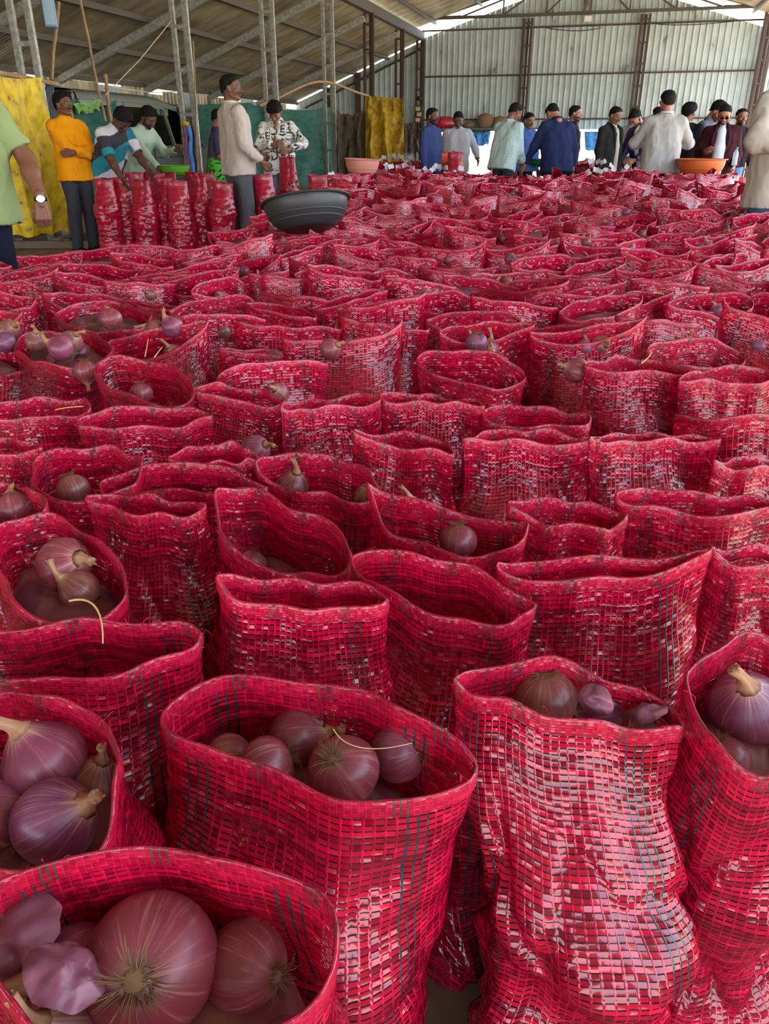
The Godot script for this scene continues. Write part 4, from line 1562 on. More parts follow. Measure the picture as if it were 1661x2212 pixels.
	rim_sack(V.call(1003, 948), V.call(1283, 952), V.call(1150, 935), V.call(1140, 955), [0.72, 0.72, 0.715, 0.71], 21, "square flat-topped red mesh sack with a peaked middle, left one of a pair")
	rim_sack(V.call(1286, 952), V.call(1545, 950), V.call(1420, 940), V.call(1410, 952), [0.72, 0.715, 0.71, 0.71], 22, "square flat-topped red mesh sack with glittering weave, right one of a pair")
	rim_sack(V.call(1538, 1000), V.call(1790, 1000), V.call(1660, 992), V.call(1650, 1012), [0.70, 0.70, 0.695, 0.69], 23, "short red mesh sack at the right edge beside the flat-topped pair")
	rim_sack(V.call(372, 985), V.call(560, 990), V.call(470, 960), V.call(450, 1000), [0.70, 0.70, 0.705, 0.69], 24, "red mesh sack leaning its slanted flap left beside the stem sack")
	rim_sack(V.call(-110, 1065), V.call(92, 1095), V.call(10, 1042), V.call(0, 1130), [0.69, 0.69, 0.69, 0.67], 25, "red mesh sack at the left edge with one smooth onion in the opening", {"fill": 0.9, "nick": "smooth-onion sack at the left edge"})
	rim_sack(V.call(172, 915), V.call(452, 900), V.call(300, 878), V.call(300, 925), [0.70, 0.70, 0.705, 0.685], 26, "broad red mesh sack with a pale pink front in the fourth row at the left")
	rim_sack(V.call(-90, 960), V.call(82, 965), V.call(0, 948), V.call(0, 985), [0.70, 0.70, 0.70, 0.69], 27, "cut off red mesh sack with blue-grey bands at the left edge")
	rim_sack(V.call(605, 880), V.call(820, 865), V.call(720, 858), V.call(715, 882), [0.72, 0.72, 0.715, 0.71], 28, "tall red mesh sack with a wide dark band beside the lone dark onion")
	rim_sack(V.call(825, 860), V.call(1048, 872), V.call(930, 858), V.call(935, 872), [0.72, 0.72, 0.715, 0.715], 29, "square flat-fronted red mesh sack directly above the round shouldered one")
	rim_sack(V.call(1048, 895), V.call(1268, 900), V.call(1150, 880), V.call(1160, 925), [0.70, 0.70, 0.70, 0.685], 30, "low red mesh sack with a sagging curved front behind the flat-topped pair", {"nick": "sagging-fronted low sack"})
	rim_sack(V.call(430, 835), V.call(612, 870), V.call(540, 838), V.call(510, 868), [0.72, 0.70, 0.71, 0.70], 31, "red mesh sack with a bowed front flap right of the tall open sack")
	rim_sack(V.call(205, 800), V.call(415, 830), V.call(300, 772), V.call(320, 872), [0.70, 0.70, 0.72, 0.68], 32, "tall open red mesh sack with dry root hairs in its mouth at the left", {"fill": 0.84, "nick": "tall open sack with root hairs"})
	rim_sack(V.call(-30, 890), V.call(192, 880), V.call(90, 862), V.call(80, 905), [0.69, 0.69, 0.695, 0.68], 33, "red mesh sack with a stub of onion stem over its rim at the left edge")
	rim_sack(V.call(1270, 785), V.call(1480, 800), V.call(1370, 778), V.call(1380, 802), [0.72, 0.71, 0.71, 0.71], 34, "upright square red mesh sack with a twist of pale roots above it")
	rim_sack(V.call(1475, 815), V.call(1690, 815), V.call(1590, 795), V.call(1580, 825), [0.71, 0.71, 0.71, 0.70], 35, "big rounded red mesh sack with one dark band near the right edge")
	rim_sack(V.call(30, 745), V.call(240, 760), V.call(130, 715), V.call(130, 790), [0.70, 0.70, 0.71, 0.685], 36, "full red mesh sack with several onions and a white-cut stem at the upper left", {"fill": 0.95, "nick": "full sack at the upper left"})
	rim_sack(V.call(125, 680), V.call(330, 690), V.call(240, 655), V.call(220, 715), [0.70, 0.70, 0.715, 0.685], 37, "full red mesh sack with a shiny round onion on top at the upper left", {"fill": 0.95, "nick": "full sack with the shiny round onion"})
	# the rest of the field, in rows
	var protos := []
	for k in 16:
		var r := RandomNumberGenerator.new()
		r.seed = 100 + k
		var w := r.randf_range(0.135, 0.165)
		var op := r.randf_range(0.02, 0.068) if k % 3 else 0.02
		var h := 0.70 + r.randf_range(-0.02, 0.03)
		var s := sack_spec(Vector3(-w, h + r.randf_range(-0.03, 0.05), r.randf_range(-0.03, 0.03)), Vector3(w, h + r.randf_range(-0.03, 0.05), r.randf_range(-0.02, 0.02)), Vector3(r.randf_range(-0.05, 0.05), h + r.randf_range(-0.02, 0.03), -op - r.randf_range(0, 0.03)), Vector3(r.randf_range(-0.05, 0.05), h - r.randf_range(0.0, 0.08), op + r.randf_range(-0.01, 0.03)), 40 + k)
		s.bc = Vector3(r.randf_range(-0.03, 0.03), 0, r.randf_range(-0.03, 0.03))
		s.fill = r.randf_range(0.87, 0.96)
		s.bump = 0.010
		s.hem = 0.014
		s.rim = 0.007
		var ms := sack_meshes(s, 56, 36)
		var hp := MB.new()
		heap_mesh(s, 30, 12, hp)
		var lo := sack_meshes(s, 30, 18)
		var lm := MB.new()
		lm.add(lo.body, Transform3D())
		lm.add(lo.hem, Transform3D())
		protos.append({"body": ms.body.mesh(), "hem": ms.hem.mesh(), "heap": hp, "low": lm, "h": h, "look": "open" if op > 0.045 else ("narrow-mouthed" if op > 0.03 else "flat-topped")})
	var spots := []
	var z := -1.5
	var row := 0
	while z > -11.2:
		var pitch := 0.255
		var x := -3.6 + (row % 2) * 0.14
		var inrow := 0
		while x < 2.6:
			var p := Vector3(x + rng.randf_range(-0.035, 0.035), 0, z + rng.randf_range(-0.03, 0.03))
			x += 0.285 + rng.randf_range(-0.01, 0.02)
			var left := -9.0
			if p.z < -3.15:
				left = lerpf(-2.75, -2.15, clampf((-3.15 - p.z) / 1.2, 0, 1)) if p.z > -4.4 else lerpf(-2.15, -3.15, clampf((-4.4 - p.z) / 5.8, 0, 1))
			if p.x < left or (p.z < -6.0 and p.x > 1.55):
				continue
			var sp := seen_at(p + Vector3(0, 0.7, 0))
			if sp.x < -170 or sp.x > 1830:
				continue
			var ok := true
			for q in near_spots:
				var d := Vector2(q.bc.x - p.x, q.bc.z - p.z).length()
				if d < 0.235:
					ok = false
					break
			if ok:
				spots.append([p, row, inrow])
				inrow += 1
		z -= pitch
		row += 1
	spots.sort_custom(func(a: Array, b: Array) -> bool: return (a[0] as Vector3).distance_squared_to(CAM) < (b[0] as Vector3).distance_squared_to(CAM))
	print("field sacks ", spots.size())
	var far := MB.new()
	for k in spots.size():
		var p: Vector3 = spots[k][0]
		var id := rng.randi() % protos.size()
		var pr: Dictionary = protos[id]
		var grow := 1.0 + 0.15 * smoothstep(-3.0, -9.5, p.z) + rng.randf_range(-0.03, 0.03)
		var loose := smoothstep(-3.5, -7.0, p.z)
		grow += loose * rng.randf_range(-0.06, 0.06)
		var turn := rng.randfn(0.25, 0.32 + 0.35 * loose) + (PI if rng.randf() < 0.35 else 0.0)
		var b := Basis(Vector3.UP, turn) * Basis(Vector3.RIGHT, rng.randfn(0, 0.03 + 0.07 * loose)) * Basis(Vector3.BACK, rng.randfn(0, 0.035 + 0.07 * loose))
		var xf := Transform3D(b.scaled_local(Vector3(1.0, grow, 1.0)), p)
		if p.z > -8.4:
			mid_spots.append([xf, pr.h, "%s sack of the %s row behind the foreground" % [ORD[spots[k][2]], ORD[spots[k][1]]], p.z])
		if k < 270:
			var look: String = pr.look
			var lab := "%s red mesh sack, %s from the left in the %s row behind the foreground" % [look, ORD[spots[k][2]], ORD[spots[k][1]]]
			var t := thing("onion_sack", lab, "sack", Vector3.ZERO, 0.0, "sacks packed in rows")
			t.transform = xf
			part("mesh_body", pr.body, M.net if p.z > -2.6 else M.net_far, t)
			part("hem", pr.hem, M.hem, t)
			heap_all.add(pr.heap, xf)
		else:
			far.add(pr.low, xf)
			if k < 420:
				heap_all.add(pr.heap, xf)
	# tagged sacks in the next lots beyond
	var tagr := RandomNumberGenerator.new()
	tagr.seed = 77
	for lot in [[820, 1000, 12.6, 15.5], [1255, 1395, 12.0, 16.0]]:
		for k in 26:
			var p := stand(tagr.randf_range(lot[0], lot[1]), tagr.randf_range(lot[2], lot[3]))
			far.add(protos[k % 16].low, Transform3D(Basis(Vector3.UP, tagr.randf() * TAU).scaled_local(Vector3(1, 1.22, 1)), p))
	var fo := part("onion_sacks", far, M.net_far, self)
	tag(fo, "distant mass of red mesh onion sacks stretching back to the crowd", "sacks")
	fo.set_meta("kind", "stuff")
	var ho := part("onion_heaps", heap_all, M.heap, self)
	tag(ho, "heaped red onions filling the open mesh sacks, seen through the weave", "onions")
	ho.set_meta("kind", "stuff")
	# tall full sacks standing on the dirt
	var tall := []
	for k in 3:
		var s := sack_spec(Vector3(-0.115, 0.87, 0), Vector3(0.115, 0.86, 0.01), Vector3(0.01, 0.86, -0.03), Vector3(-0.01, 0.85, 0.03), 70 + k)
		s.ra = 0.118; s.rb = 0.115; s.bump = 0.024; s.crease = 0.006; s.rim = 0.006; s.fill = 0.93; s.waist = 0.0; s.belly = 0.0; s.bc = Vector3.ZERO
		var ms := sack_meshes(s, 72, 72)
		tall.append({"body": ms.body.mesh(), "hem": ms.hem.mesh()})
	var place := func(p: Vector3, k: int, turn: float, lean: float, sy: float, label: String, group: String) -> void:
		var t := thing("onion_sack", label, "sack", p, 0.0, group)
		t.transform = Transform3D((Basis(Vector3.UP, turn) * Basis(Vector3.BACK, lean)).scaled_local(Vector3(1, sy, 1)), p)
		part("mesh_body", tall[k % 3].body, M.net_tall, t)
		part("hem", tall[k % 3].hem, M.hem, t)
	for k in 7:
		var q := at_y(247 + k * 39.0, 560 - (k % 2) * 5, 0)
		place.call(q, k, 0.3 * sin(k * 2.1), 0.05 * sin(k * 1.7) - (0.06 if k > 4 else 0.0), 0.98 + 0.04 * sin(k * 3.0), "tall bulging full red mesh sack, %s from the left in the front rank" % ORD[k], "tall full sacks, front rank")
	for k in 6:
		var q := at_y(262 + k * 39.0, 545, 0) + Vector3(-0.1, 0, -0.28)
		place.call(q, k + 1, 0.5 * sin(k * 1.3), 0.04 * sin(k * 2.7), 1.02, "tall bulging full red mesh sack, %s from the left in the rear rank" % ORD[k], "tall full sacks, rear rank")
	place.call(stand(577, 8.7), 1, 0.4, 0.10, 1.02, "full red mesh sack held upright by the man in the white shirt", "")
	place.call(stand(622, 9.9), 2, -0.2, 0.03, 1.20, "full red mesh sack being tied by the man in the printed shirt", "")
	for k in 3:
		place.call(stand(690 + k * 36, 9.0 + 0.25 * (k % 2)), k, 0.4 * k, 0.05, 1.0, "full red mesh sack, %s from the left below the pink basin" % ORD[k], "full sacks under the pink basin")
	for k in 4:
		place.call(stand(1470 + k * 42, 8.6), k, 0.3 * k, 0.0, 1.02, "tall red mesh sack, %s from the left under the orange basin" % ORD[k], "sacks under the orange basin")
	place.call(stand(985, 11.4), 0, 0.0, 0.0, 1.25, "red mesh sack held up before the man in the white long-sleeved shirt", "")

var mid_spots := []

func build_onions() -> void:
	onion_kinds.append(make_onion(0, 1, true, 0.024, "purple-skinned onion"))
	onion_kinds.append(make_onion(1, 2, true, 0.020, "pinkish brown onion"))
	onion_kinds.append(make_onion(2, 3, true, 0.034, "tan-skinned onion"))
	onion_kinds.append(make_onion(3, 4, true, 0.024, "violet onion"))
	var protos := onion_kinds.duplicate()
	var P := func(x: float, y: float, h: float) -> Vector3: return at_y(x, y, h)
	var list := [
		[1, 325, 2085, 0.575, 0.118, Vector3(-0.25, -0.75, -0.75), "largest onion, its root tuft facing up, in the bottom left sack"],
		[1, 530, 2085, 0.555, 0.078, Vector3(-0.9, -0.2, -0.2), "smaller onion with bushy roots right of the largest one"],
		[0, 160, 2110, 0.56, 0.085, Vector3(-0.4, 0.6, 0.6), "dull purple onion under peeling skin left of the largest one"],
		[2, 120, 2230, 0.56, 0.07, Vector3(0, 1, 0.4), "onion with a cut cream neck at the bottom edge"],
		[0, 98, 1645, 0.60, 0.092, Vector3(-0.45, 0.9, 0.1), "glossy purple onion with a bent dry neck in the left edge sack"],
		[3, 118, 1775, 0.595, 0.086, Vector3(0.85, 0.6, -0.2), "violet onion with its roots toward the viewer below the bent-neck onion"],
		[0, -15, 1770, 0.57, 0.085, Vector3(-0.3, 0.6, 0.4), "shaded purple onion cut by the left edge beside the violet one"],
		[2, 205, 1690, 0.575, 0.06, Vector3(0.3, 0.9, -0.2), "small tan onion neck against the rim in the left edge sack"],
		[1, 640, 1595, 0.585, 0.072, Vector3(0.9, 0.2, -0.3), "onion with roots to its left at the back of the five-onion sack"],
		[1, 575, 1655, 0.60, 0.066, Vector3(-0.8, -0.3, 0.6), "pale striped onion at the front left of the five-onion sack"],
		[1, 742, 1665, 0.605, 0.078, Vector3(0.2, -0.9, -0.5), "round pinkish onion at the front middle of the five-onion sack"],
		[0, 862, 1625, 0.60, 0.066, Vector3(-0.8, -0.4, -0.1), "onion with stringy roots at the right of the five-onion sack"],
		[2, 495, 1640, 0.580, 0.058, Vector3(-0.9, 0.1, 0.4), "papery tan onion at the left of the five-onion sack"],
		[2, 1180, 1510, 0.62, 0.074, Vector3(0.1, -0.95, 0.1), "pale onion with a crown of roots in the tall creased sack"],
		[3, 1300, 1525, 0.61, 0.06, Vector3(-0.8, -0.2, 0.2), "purple onion among loose skins in the tall creased sack"],
		[0, 1400, 1560, 0.60, 0.06, Vector3(0.9, 0.0, 0.2), "dark onion at the right of the tall creased sack"],
		[3, 1612, 1530, 0.61, 0.09, Vector3(-0.2, 0.9, 0.3), "large veined violet onion in the frayed sack at the right edge"],
		[1, 138, 1220, 0.65, 0.082, Vector3(0.85, 0.45, 0.15), "brown-purple onion with a beaked neck in the tilted left sack"],
		[2, 172, 1275, 0.63, 0.06, Vector3(-0.6, 0.6, 0.2), "shadowed onion below the beaked one in the tilted left sack"],
		[1, 32, 1100, 0.66, 0.062, Vector3(-0.5, 0.6, -0.5), "smooth onion in the sack at the left edge, fourth from the bottom"],
		[2, 158, 1058, 0.65, 0.06, Vector3(0.5, -0.8, 0.3), "half hidden brown onion in the ragged sack at the left"],
		[2, 632, 1050, 0.635, 0.062, Vector3(0.35, 1, 0.1), "onion whose pale papery stem stands up left of centre"],
		[2, 792, 1075, 0.638, 0.05, Vector3(0.05, 1, 0.1), "onion stem tip poking over a rim at the centre"],
		[2, 885, 1100, 0.638, 0.05, Vector3(-0.1, 1, 0.1), "pinkish stem tip right of the centre stem"],
		[1, 990, 1170, 0.64, 0.062, Vector3(0.1, -0.9, 0.2), "brown onion with flattened roots in the drooping sack"],
		[0, 552, 972, 0.655, 0.062, Vector3(0.8, 0.5, 0.2), "lone dark red onion between two sacks left of centre"],
		[3, 1030, 740, 0.70, 0.062, Vector3(-0.1, -0.95, -0.25), "bright violet onion with pale roots on top in the middle of the field"],
		[1, 1056, 768, 0.69, 0.045, Vector3(0.3, 0.9, 0.1), "small pink onion below the bright violet one"],
		[1, 1246, 800, 0.69, 0.065, Vector3(-0.8, 0.3, 0.2), "pink onion lying in a sack right of the bright violet one"],
		[1, 240, 690, 0.73, 0.068, Vector3(-0.4, 0.5, -0.6), "shiny round onion on top of a sack at the upper left"],
		[0, 372, 706, 0.72, 0.066, Vector3(-0.5, 0.8, 0.1), "purple onion with a pale neck right of the shiny round one"],
		[2, 335, 712, 0.71, 0.060, Vector3(-0.9, 0.3, 0.2), "brownish onion beside the pale-necked purple one"],
		[0, 132, 752, 0.72, 0.070, Vector3(-0.8, 0.5, 0.3), "purple onion with a white-cut stem in the full sack at the left"],
		[2, 155, 738, 0.72, 0.062, Vector3(0.5, 0.5, 0.1), "brown onion behind the white-cut one"],
		[2, 78, 738, 0.71, 0.060, Vector3(0.3, 0.9, 0.2), "onion with a dry tuft at the left of the full sack"],
		[2, 20, 715, 0.71, 0.070, Vector3(0.8, 0.6, 0.2), "tan onion at the left edge in the upper rows"],
		[3, 12, 740, 0.70, 0.060, Vector3(-0.9, 0.3, 0.2), "violet onion at the left edge under the tan one"],
		[1, 185, 802, 0.68, 0.062, Vector3(0.2, -0.9, 0.3), "brownish onion sunk between two sacks at the left"],
		[1, 305, 850, 0.67, 0.055, Vector3(0.2, -0.95, 0.3), "onion with straw-like roots in the tall open sack at the left"],
		[1, 715, 755, 0.70, 0.062, Vector3(0.7, 0.5, 0.3), "rusty onion resting between sacks, centre left of the middle rows"],
	]
	for o in list:
		put_onion(o[0], P.call(o[1], o[2], o[3]), o[4], o[5], o[1] * 0.1, o[6])
	# the onions lying round them in the open foreground sacks
	var r0 := RandomNumberGenerator.new()
	r0.seed = 8
	var have := []
	var said := {}
	for o in list:
		have.append([P.call(o[1], o[2], o[3]), o[4] * 0.5])
	for q in near_spots:
		var s: Dictionary = q.s
		if (s.B - s.F).length() < 0.055:
			continue
		var tf: float = s.fill - 0.02
		var ring: PackedVector3Array = sack_grid(s, 33, tf, tf, 2, 1.0, 1.0)[0]
		var c := Vector3.ZERO
		for i in 32:
			c += ring[i] / 32.0
		var nick: String = s.get("nick", "")
		var tries := 0
		while tries < 90:
			tries += 1
			var rp: Vector3 = ring[r0.randi() % 32] + q.foot
			var cc: Vector3 = c + q.foot
			var rad := r0.randf_range(0.026, 0.033)
			var reach := cc.distance_to(rp)
			if reach < rad + 0.018:
				continue
			var p := cc.lerp(rp, sqrt(r0.randf()) * (1.0 - (rad + 0.016) / reach))
			p.y += r0.randf_range(-0.02, 0.02)
			var ok := true
			for i in 32:
				if Vector2(p.x - ring[i].x - q.foot.x, p.z - ring[i].z - q.foot.z).length() < rad + 0.012:
					ok = false
					break
			for h in have:
				if p.distance_to(h[0]) < (rad + h[1]) * 0.93:
					ok = false
					break
			if ok:
				var kind: int = [0, 1, 2, 1, 3][r0.randi() % 5]
				var lab := "%s %s onion lying deep inside the %s" % ["small" if rad < 0.0295 else "larger", KIND[kind], q.nick]
				if said.has(lab):
					continue
				said[lab] = true
				have.append([p, rad])
				put_onion(kind, p, rad * 2.0, Vector3(r0.randfn(0, 0.8), r0.randf_range(-0.8, 0.3), r0.randfn(0, 0.8)), r0.randf() * TAU, lab, "onions deep in the open foreground sacks")
	# more onions in the sacks of the middle rows
	var r := RandomNumberGenerator.new()
	r.seed = 21
	var n := 0
	for m in mid_spots:
		if r.randf() > (0.62 if m[3] > -5.0 else 0.42) or n > 250:
			continue
		for q in 1 + r.randi() % 3:
			var a := r.randf() * TAU
			var p: Vector3 = m[0] * Vector3(cos(a) * 0.075 * r.randf(), m[1] - (0.035 if m[3] > -4.5 else 0.015) - 0.035 * r.randf(), sin(a) * 0.05 * r.randf())
			var ax := Vector3(r.randfn(0, 0.7), r.randf_range(-0.3, 1.2) + (0.8 if m[3] < -4.5 else 0.0), r.randfn(0, 0.7))
			var kind: int = [0, 1, 2, 2, 3][r.randi() % 5]
			var lab := "%s onion in the %s" % [KIND[kind], m[2]]
			if said.has(lab):
				continue
			said[lab] = true
			put_onion(kind, p, r.randf_range(0.05, 0.066), ax, a, lab, "onions peeping out of the middle rows")
			n += 1
	for o in protos:
		remove_child(o)
	for o in protos:
		o.queue_free()
	# loose skins and straws
	peel(at_y(45, 2030, 0.60), 0.045, Basis(Vector3(1, 0.2, 0.3).normalized(), 0.9), 1, "large torn purple skin at the bottom left corner")
	peel(at_y(150, 2110, 0.615), 0.036, Basis(Vector3(0.3, 0, 1).normalized(), -0.5), 2, "curled skin flake beside the largest onion")
	peel(at_y(1285, 1512, 0.65), 0.022, Basis(Vector3(1, 0, 0.4).normalized(), 1.1), 3, "pointed purple skin flake in the tall creased sack")
	peel(at_y(1400, 1545, 0.64), 0.026, Basis(Vector3(0.2, 0, 1).normalized(), 0.4), 4, "thin grey skin flake at the right of the tall creased sack")
	strand([at_y(150, 1298, 0.68), at_y(205, 1310, 0.685), at_y(222, 1390, 0.67)], 0.0016, M.straw, "tan fibre string hanging over the rim of the left edge sack", "string", "string")
	strand([at_y(720, 1575, 0.66), at_y(780, 1615, 0.655), at_y(890, 1605, 0.655)], 0.0007, M.straw, "long thin root across the five-onion sack")
	strand([at_y(313, 770, 0.74), at_y(317, 750, 0.745), at_y(320, 732, 0.76)], 0.0016, M.straw, "upright dry straw in the upper left rows")
	strand([at_y(333, 772, 0.74), at_y(342, 760, 0.745), at_y(350, 750, 0.75)], 0.0016, M.straw, "slanting dry straw right of the upright one")
	strand([at_y(120, 885, 0.72), at_y(150, 880, 0.73), at_y(180, 878, 0.73)], 0.0014, M.straw, "dry straw across a stem at the left edge")
	strand([at_y(1410, 632, 0.78), at_y(1422, 633, 0.78), at_y(1434, 636, 0.78)], 0.003, M.straw, "pale stick lying on the sacks at the right")
	strand([at_y(1515, 1410, 0.69), at_y(1522, 1385, 0.70), at_y(1530, 1360, 0.72)], 0.0009, M.rstring, "loose red thread sticking up at the right edge sack", "thread", "thread")
	strand([at_y(1385, 785, 0.72), at_y(1400, 772, 0.73), at_y(1408, 760, 0.735)], 0.0018, M.straw, "curly pale root tuft over the upright square sack")

func build_clutter() -> void:
	for k in ["yellow", "yellow2", "green", "brown_cloth", "blue_cloth"]:
		var c: Array = {"yellow": [Color(0.80, 0.66, 0.10), Color(0.93, 0.80, 0.08)], "yellow2": [Color(0.62, 0.50, 0.16), Color(0.78, 0.63, 0.16)], "green": [Color(0.10, 0.30, 0.26), Color(0.14, 0.37, 0.32)], "brown_cloth": [Color(0.27, 0.23, 0.20), Color(0.38, 0.33, 0.28)], "blue_cloth": [Color(0.25, 0.55, 0.85), Color(0.40, 0.68, 0.92)]}[k]
		var m := mat(Color.WHITE, 0.5 if k.begins_with("yellow") else 0.8)
		m.albedo_texture = noise_tex(0.02, [[0.12, c[0].darkened(0.45)], [0.22, c[0]], [0.7, c[1]]], 512, 5, FastNoiseLite.TYPE_SIMPLEX_SMOOTH, k.hash() % 100)
		m.backlight_enabled = true
		m.backlight = c[1] * 0.5
		M[k] = m
	M.yellow.heightmap_enabled = false
	tarp("tarpaulin", "creased yellow tarpaulin hanging at the left edge behind the man in green", "tarpaulin", [at_plane_x(-60, 155, -6.85), at_plane_x(92, 168, -6.85), at_plane_x(140, 500, -6.85), at_plane_x(40, 512, -6.85)], M.yellow, 0.075, 2.6, 1.0, 0.03)
	tarp("tarpaulin", "dirty yellow tarpaulin curtain hanging in the far middle", "tarpaulin", [at_d(788, 207, 19.2), at_d(872, 212, 19.0), at_d(873, 372, 18.4), at_d(788, 372, 18.6)], M.yellow2, 0.10, 2.5, 2.0)
	tarp("curtain", "dark brown sacking curtain left of the far yellow one", "curtain", [at_d(727, 240, 19.4), at_d(790, 238, 19.3), at_d(790, 414, 18.6), at_d(727, 416, 18.7)], M.brown_cloth, 0.08, 3.0, 3.0, 0.08)
	tarp("curtain", "large sagging green shade net behind the printed-shirt man", "curtain", [at_plane_x(530, 222, -7.3), at_plane_x(728, 228, -7.3), at_plane_x(726, 392, -7.3), at_plane_x(520, 425, -7.3)], M.green, 0.11, 3.4, 4.0, 0.12)
	tarp("curtain", "dark green shade net between the orange sweater and striped shirt", "curtain", [at_plane_x(150, 212, -7.6), at_plane_x(250, 215, -7.6), at_plane_x(250, 420, -7.6), at_plane_x(150, 440, -7.6)], M.green, 0.07, 2.2, 5.0, 0.16)
	tarp("curtain", "green net strip behind the van's bonnet", "curtain", [at_plane_x(425, 226, -11.2), at_plane_x(545, 222, -11.2), at_plane_x(545, 380, -11.2), at_plane_x(425, 380, -11.2)], M.green, 0.05, 2.2, 6.0)
	tarp("tarpaulin", "bright blue sheet hung in the low opening under the end wall", "tarpaulin", [at_plane_z(1000, 284, ZB + 0.3), at_plane_z(1060, 284, ZB + 0.3), at_plane_z(1055, 312, ZB + 0.3), at_plane_z(1003, 318, ZB + 0.3)], M.blue_cloth, 0.05, 3.0, 7.0)
	tarp("tarpaulin", "blue sheet beside the dark blazer in the end wall opening", "tarpaulin", [at_plane_z(1262, 284, ZB + 0.3), at_plane_z(1330, 284, ZB + 0.3), at_plane_z(1330, 325, ZB + 0.3), at_plane_z(1264, 325, ZB + 0.3)], M.blue_cloth, 0.05, 3.0, 8.0)
	tarp("tarpaulin", "blue sheet edge behind the crowd on the right", "tarpaulin", [at_plane_z(1595, 284, ZB + 0.3), at_plane_z(1625, 284, ZB + 0.3), at_plane_z(1625, 345, ZB + 0.3), at_plane_z(1595, 345, ZB + 0.3)], M.blue_cloth, 0.05, 2.0, 9.0)
	tarp("tarpaulin", "long green ledge cloth under the hessian sacks on the end wall", "tarpaulin", [at_plane_z(930, 270, ZB + 0.5), at_plane_z(1085, 268, ZB + 0.5), at_plane_z(1085, 284, ZB + 0.45), at_plane_z(930, 286, ZB + 0.45)], M.green, 0.03, 4.0, 10.0)
	tarp("tarpaulin", "dark grey sheet hanging low left of the corner column", "tarpaulin", [at_plane_z(872, 268, ZB + 0.4), at_plane_z(905, 262, ZB + 0.4), at_plane_z(905, 330, ZB + 0.4), at_plane_z(872, 330, ZB + 0.4)], M.brown_cloth, 0.05, 2.0, 11.0)
	# ledge with hessian sacks and red sacks on it
	var lg := MB.new()
	lg.cbox(Transform3D(Basis.IDENTITY, Vector3(-4.3, 1.62, ZB + 0.35)), Vector3(5.4, 0.05, 0.6), 0.01)
	tag(part("ledge", lg, M.grey_wood, self), "wooden ledge along the end wall carrying hessian sacks", "shelf")
	M.hessian = mat(Color.WHITE, 0.9)
	M.hessian.albedo_texture = noise_tex(0.09, [[0.2, Color(0.42, 0.33, 0.24)], [0.8, Color(0.56, 0.45, 0.33)]], 256)
	for q in [[1048, 0.60, 0.62, "upright hessian sack on the ledge left of the mint shirt man"], [1080, 0.55, 0.5, "slumped hessian sack on the ledge behind the mint shirt man"], [1014, 0.5, 0.26, "low hessian bundle on the ledge right of the white shirt man"]]:
		var p := at_plane_z(q[0], 268, ZB + 0.4)
		p.y = 1.645
		var mb := MB.new()
		var pr := []
		for j in 11:
			var u := j / 10.0
			pr.append(Vector2(q[1] * 0.5 * (pow(sin(clampf(u * 1.1 + 0.12, 0, 1) * PI), 0.35) if u < 0.95 else 0.02), u * q[2]))
		pr.push_front(Vector2(0.001, 0))
		pr.append(Vector2(0.001, q[2]))
		mb.lathe(pr, 24, Transform3D(Basis.IDENTITY.scaled(Vector3(1, 1, 0.6)), Vector3.ZERO), Color.WHITE, 0.05)
		var t := thing("hessian_sack", q[3], "sack", p)
		part("bag", mb, M.hessian, t)
	for q in [[960, 1.645, "dark red heap of net sacks on the ledge behind the navy shirt man"]]:
		var p := at_plane_z(q[0], 268, ZB + 0.4)
		p.y = q[1]
		var mb := MB.new()
		var pr := [Vector2(0.001, 0), Vector2(0.42, 0.02), Vector2(0.40, 0.2), Vector2(0.30, 0.35), Vector2(0.001, 0.42)]
		mb.lathe(pr, 22, Transform3D(Basis.IDENTITY.scaled(Vector3(1, 1, 0.6)), Vector3.ZERO), Color.WHITE, 0.1)
		tag(part("net_bundle", mb, M.net_far, self, Transform3D(Basis.IDENTITY, p)), q[2], "sack")
	var basins := [["black_basin", at_y(668, 496, 0.76), 0.262, 0.155, Basis(Vector3.BACK, 0.19) * Basis(Vector3.RIGHT, -0.22), mat(Color(0.22, 0.22, 0.225), 0.42), "large scuffed black rubber basin tilted on the sacks at the left"],
		["pink_basin", stand(781, 9.4) + Vector3(0, 0.83, 0), 0.225, 0.19, Basis(Vector3.BACK, -0.04), mat(Color(0.86, 0.56, 0.50), 0.45), "pale pink plastic basin on sacks in the middle distance"],
		["orange_basin", stand(1522, 9.4) + Vector3(0, 0.82, 0), 0.305, 0.20, Basis(Vector3.BACK, 0.0), mat(Color(0.80, 0.40, 0.16), 0.5), "wide orange basin on sacks at the right"],
		["green_basin", stand(372, 9.4) + Vector3(0, 0.83, 0), 0.19, 0.12, Basis.IDENTITY, mat(Color(0.36, 0.66, 0.12), 0.45), "leaf green basin on the tall sacks before the van"],
		["red_basin", stand(952, 12.2) + Vector3(0, 0.86, 0), 0.27, 0.16, Basis(Vector3.BACK, 0.28), mat(Color(0.85, 0.30, 0.20), 0.45), "tilted coral red basin between the navy and white shirts"],
		["small_green_basin", stand(1170, 12.4) + Vector3(0, 0.86, 0), 0.2, 0.1, Basis.IDENTITY, mat(Color(0.12, 0.48, 0.16), 0.45), "dark green tray beside the bending navy-jacketed man"]]
	for b in basins:
		basin(b[0].replace("small_", ""), b[1], b[2], b[3], b[4], b[5], b[6])
	# white tags and papers
	var r := RandomNumberGenerator.new()
	r.seed = 31
	M.paper = mat(Color(0.88, 0.84, 0.88), 0.7)
	M.paper.backlight_enabled = true
	M.paper.backlight = Color(0.3, 0.3, 0.3)
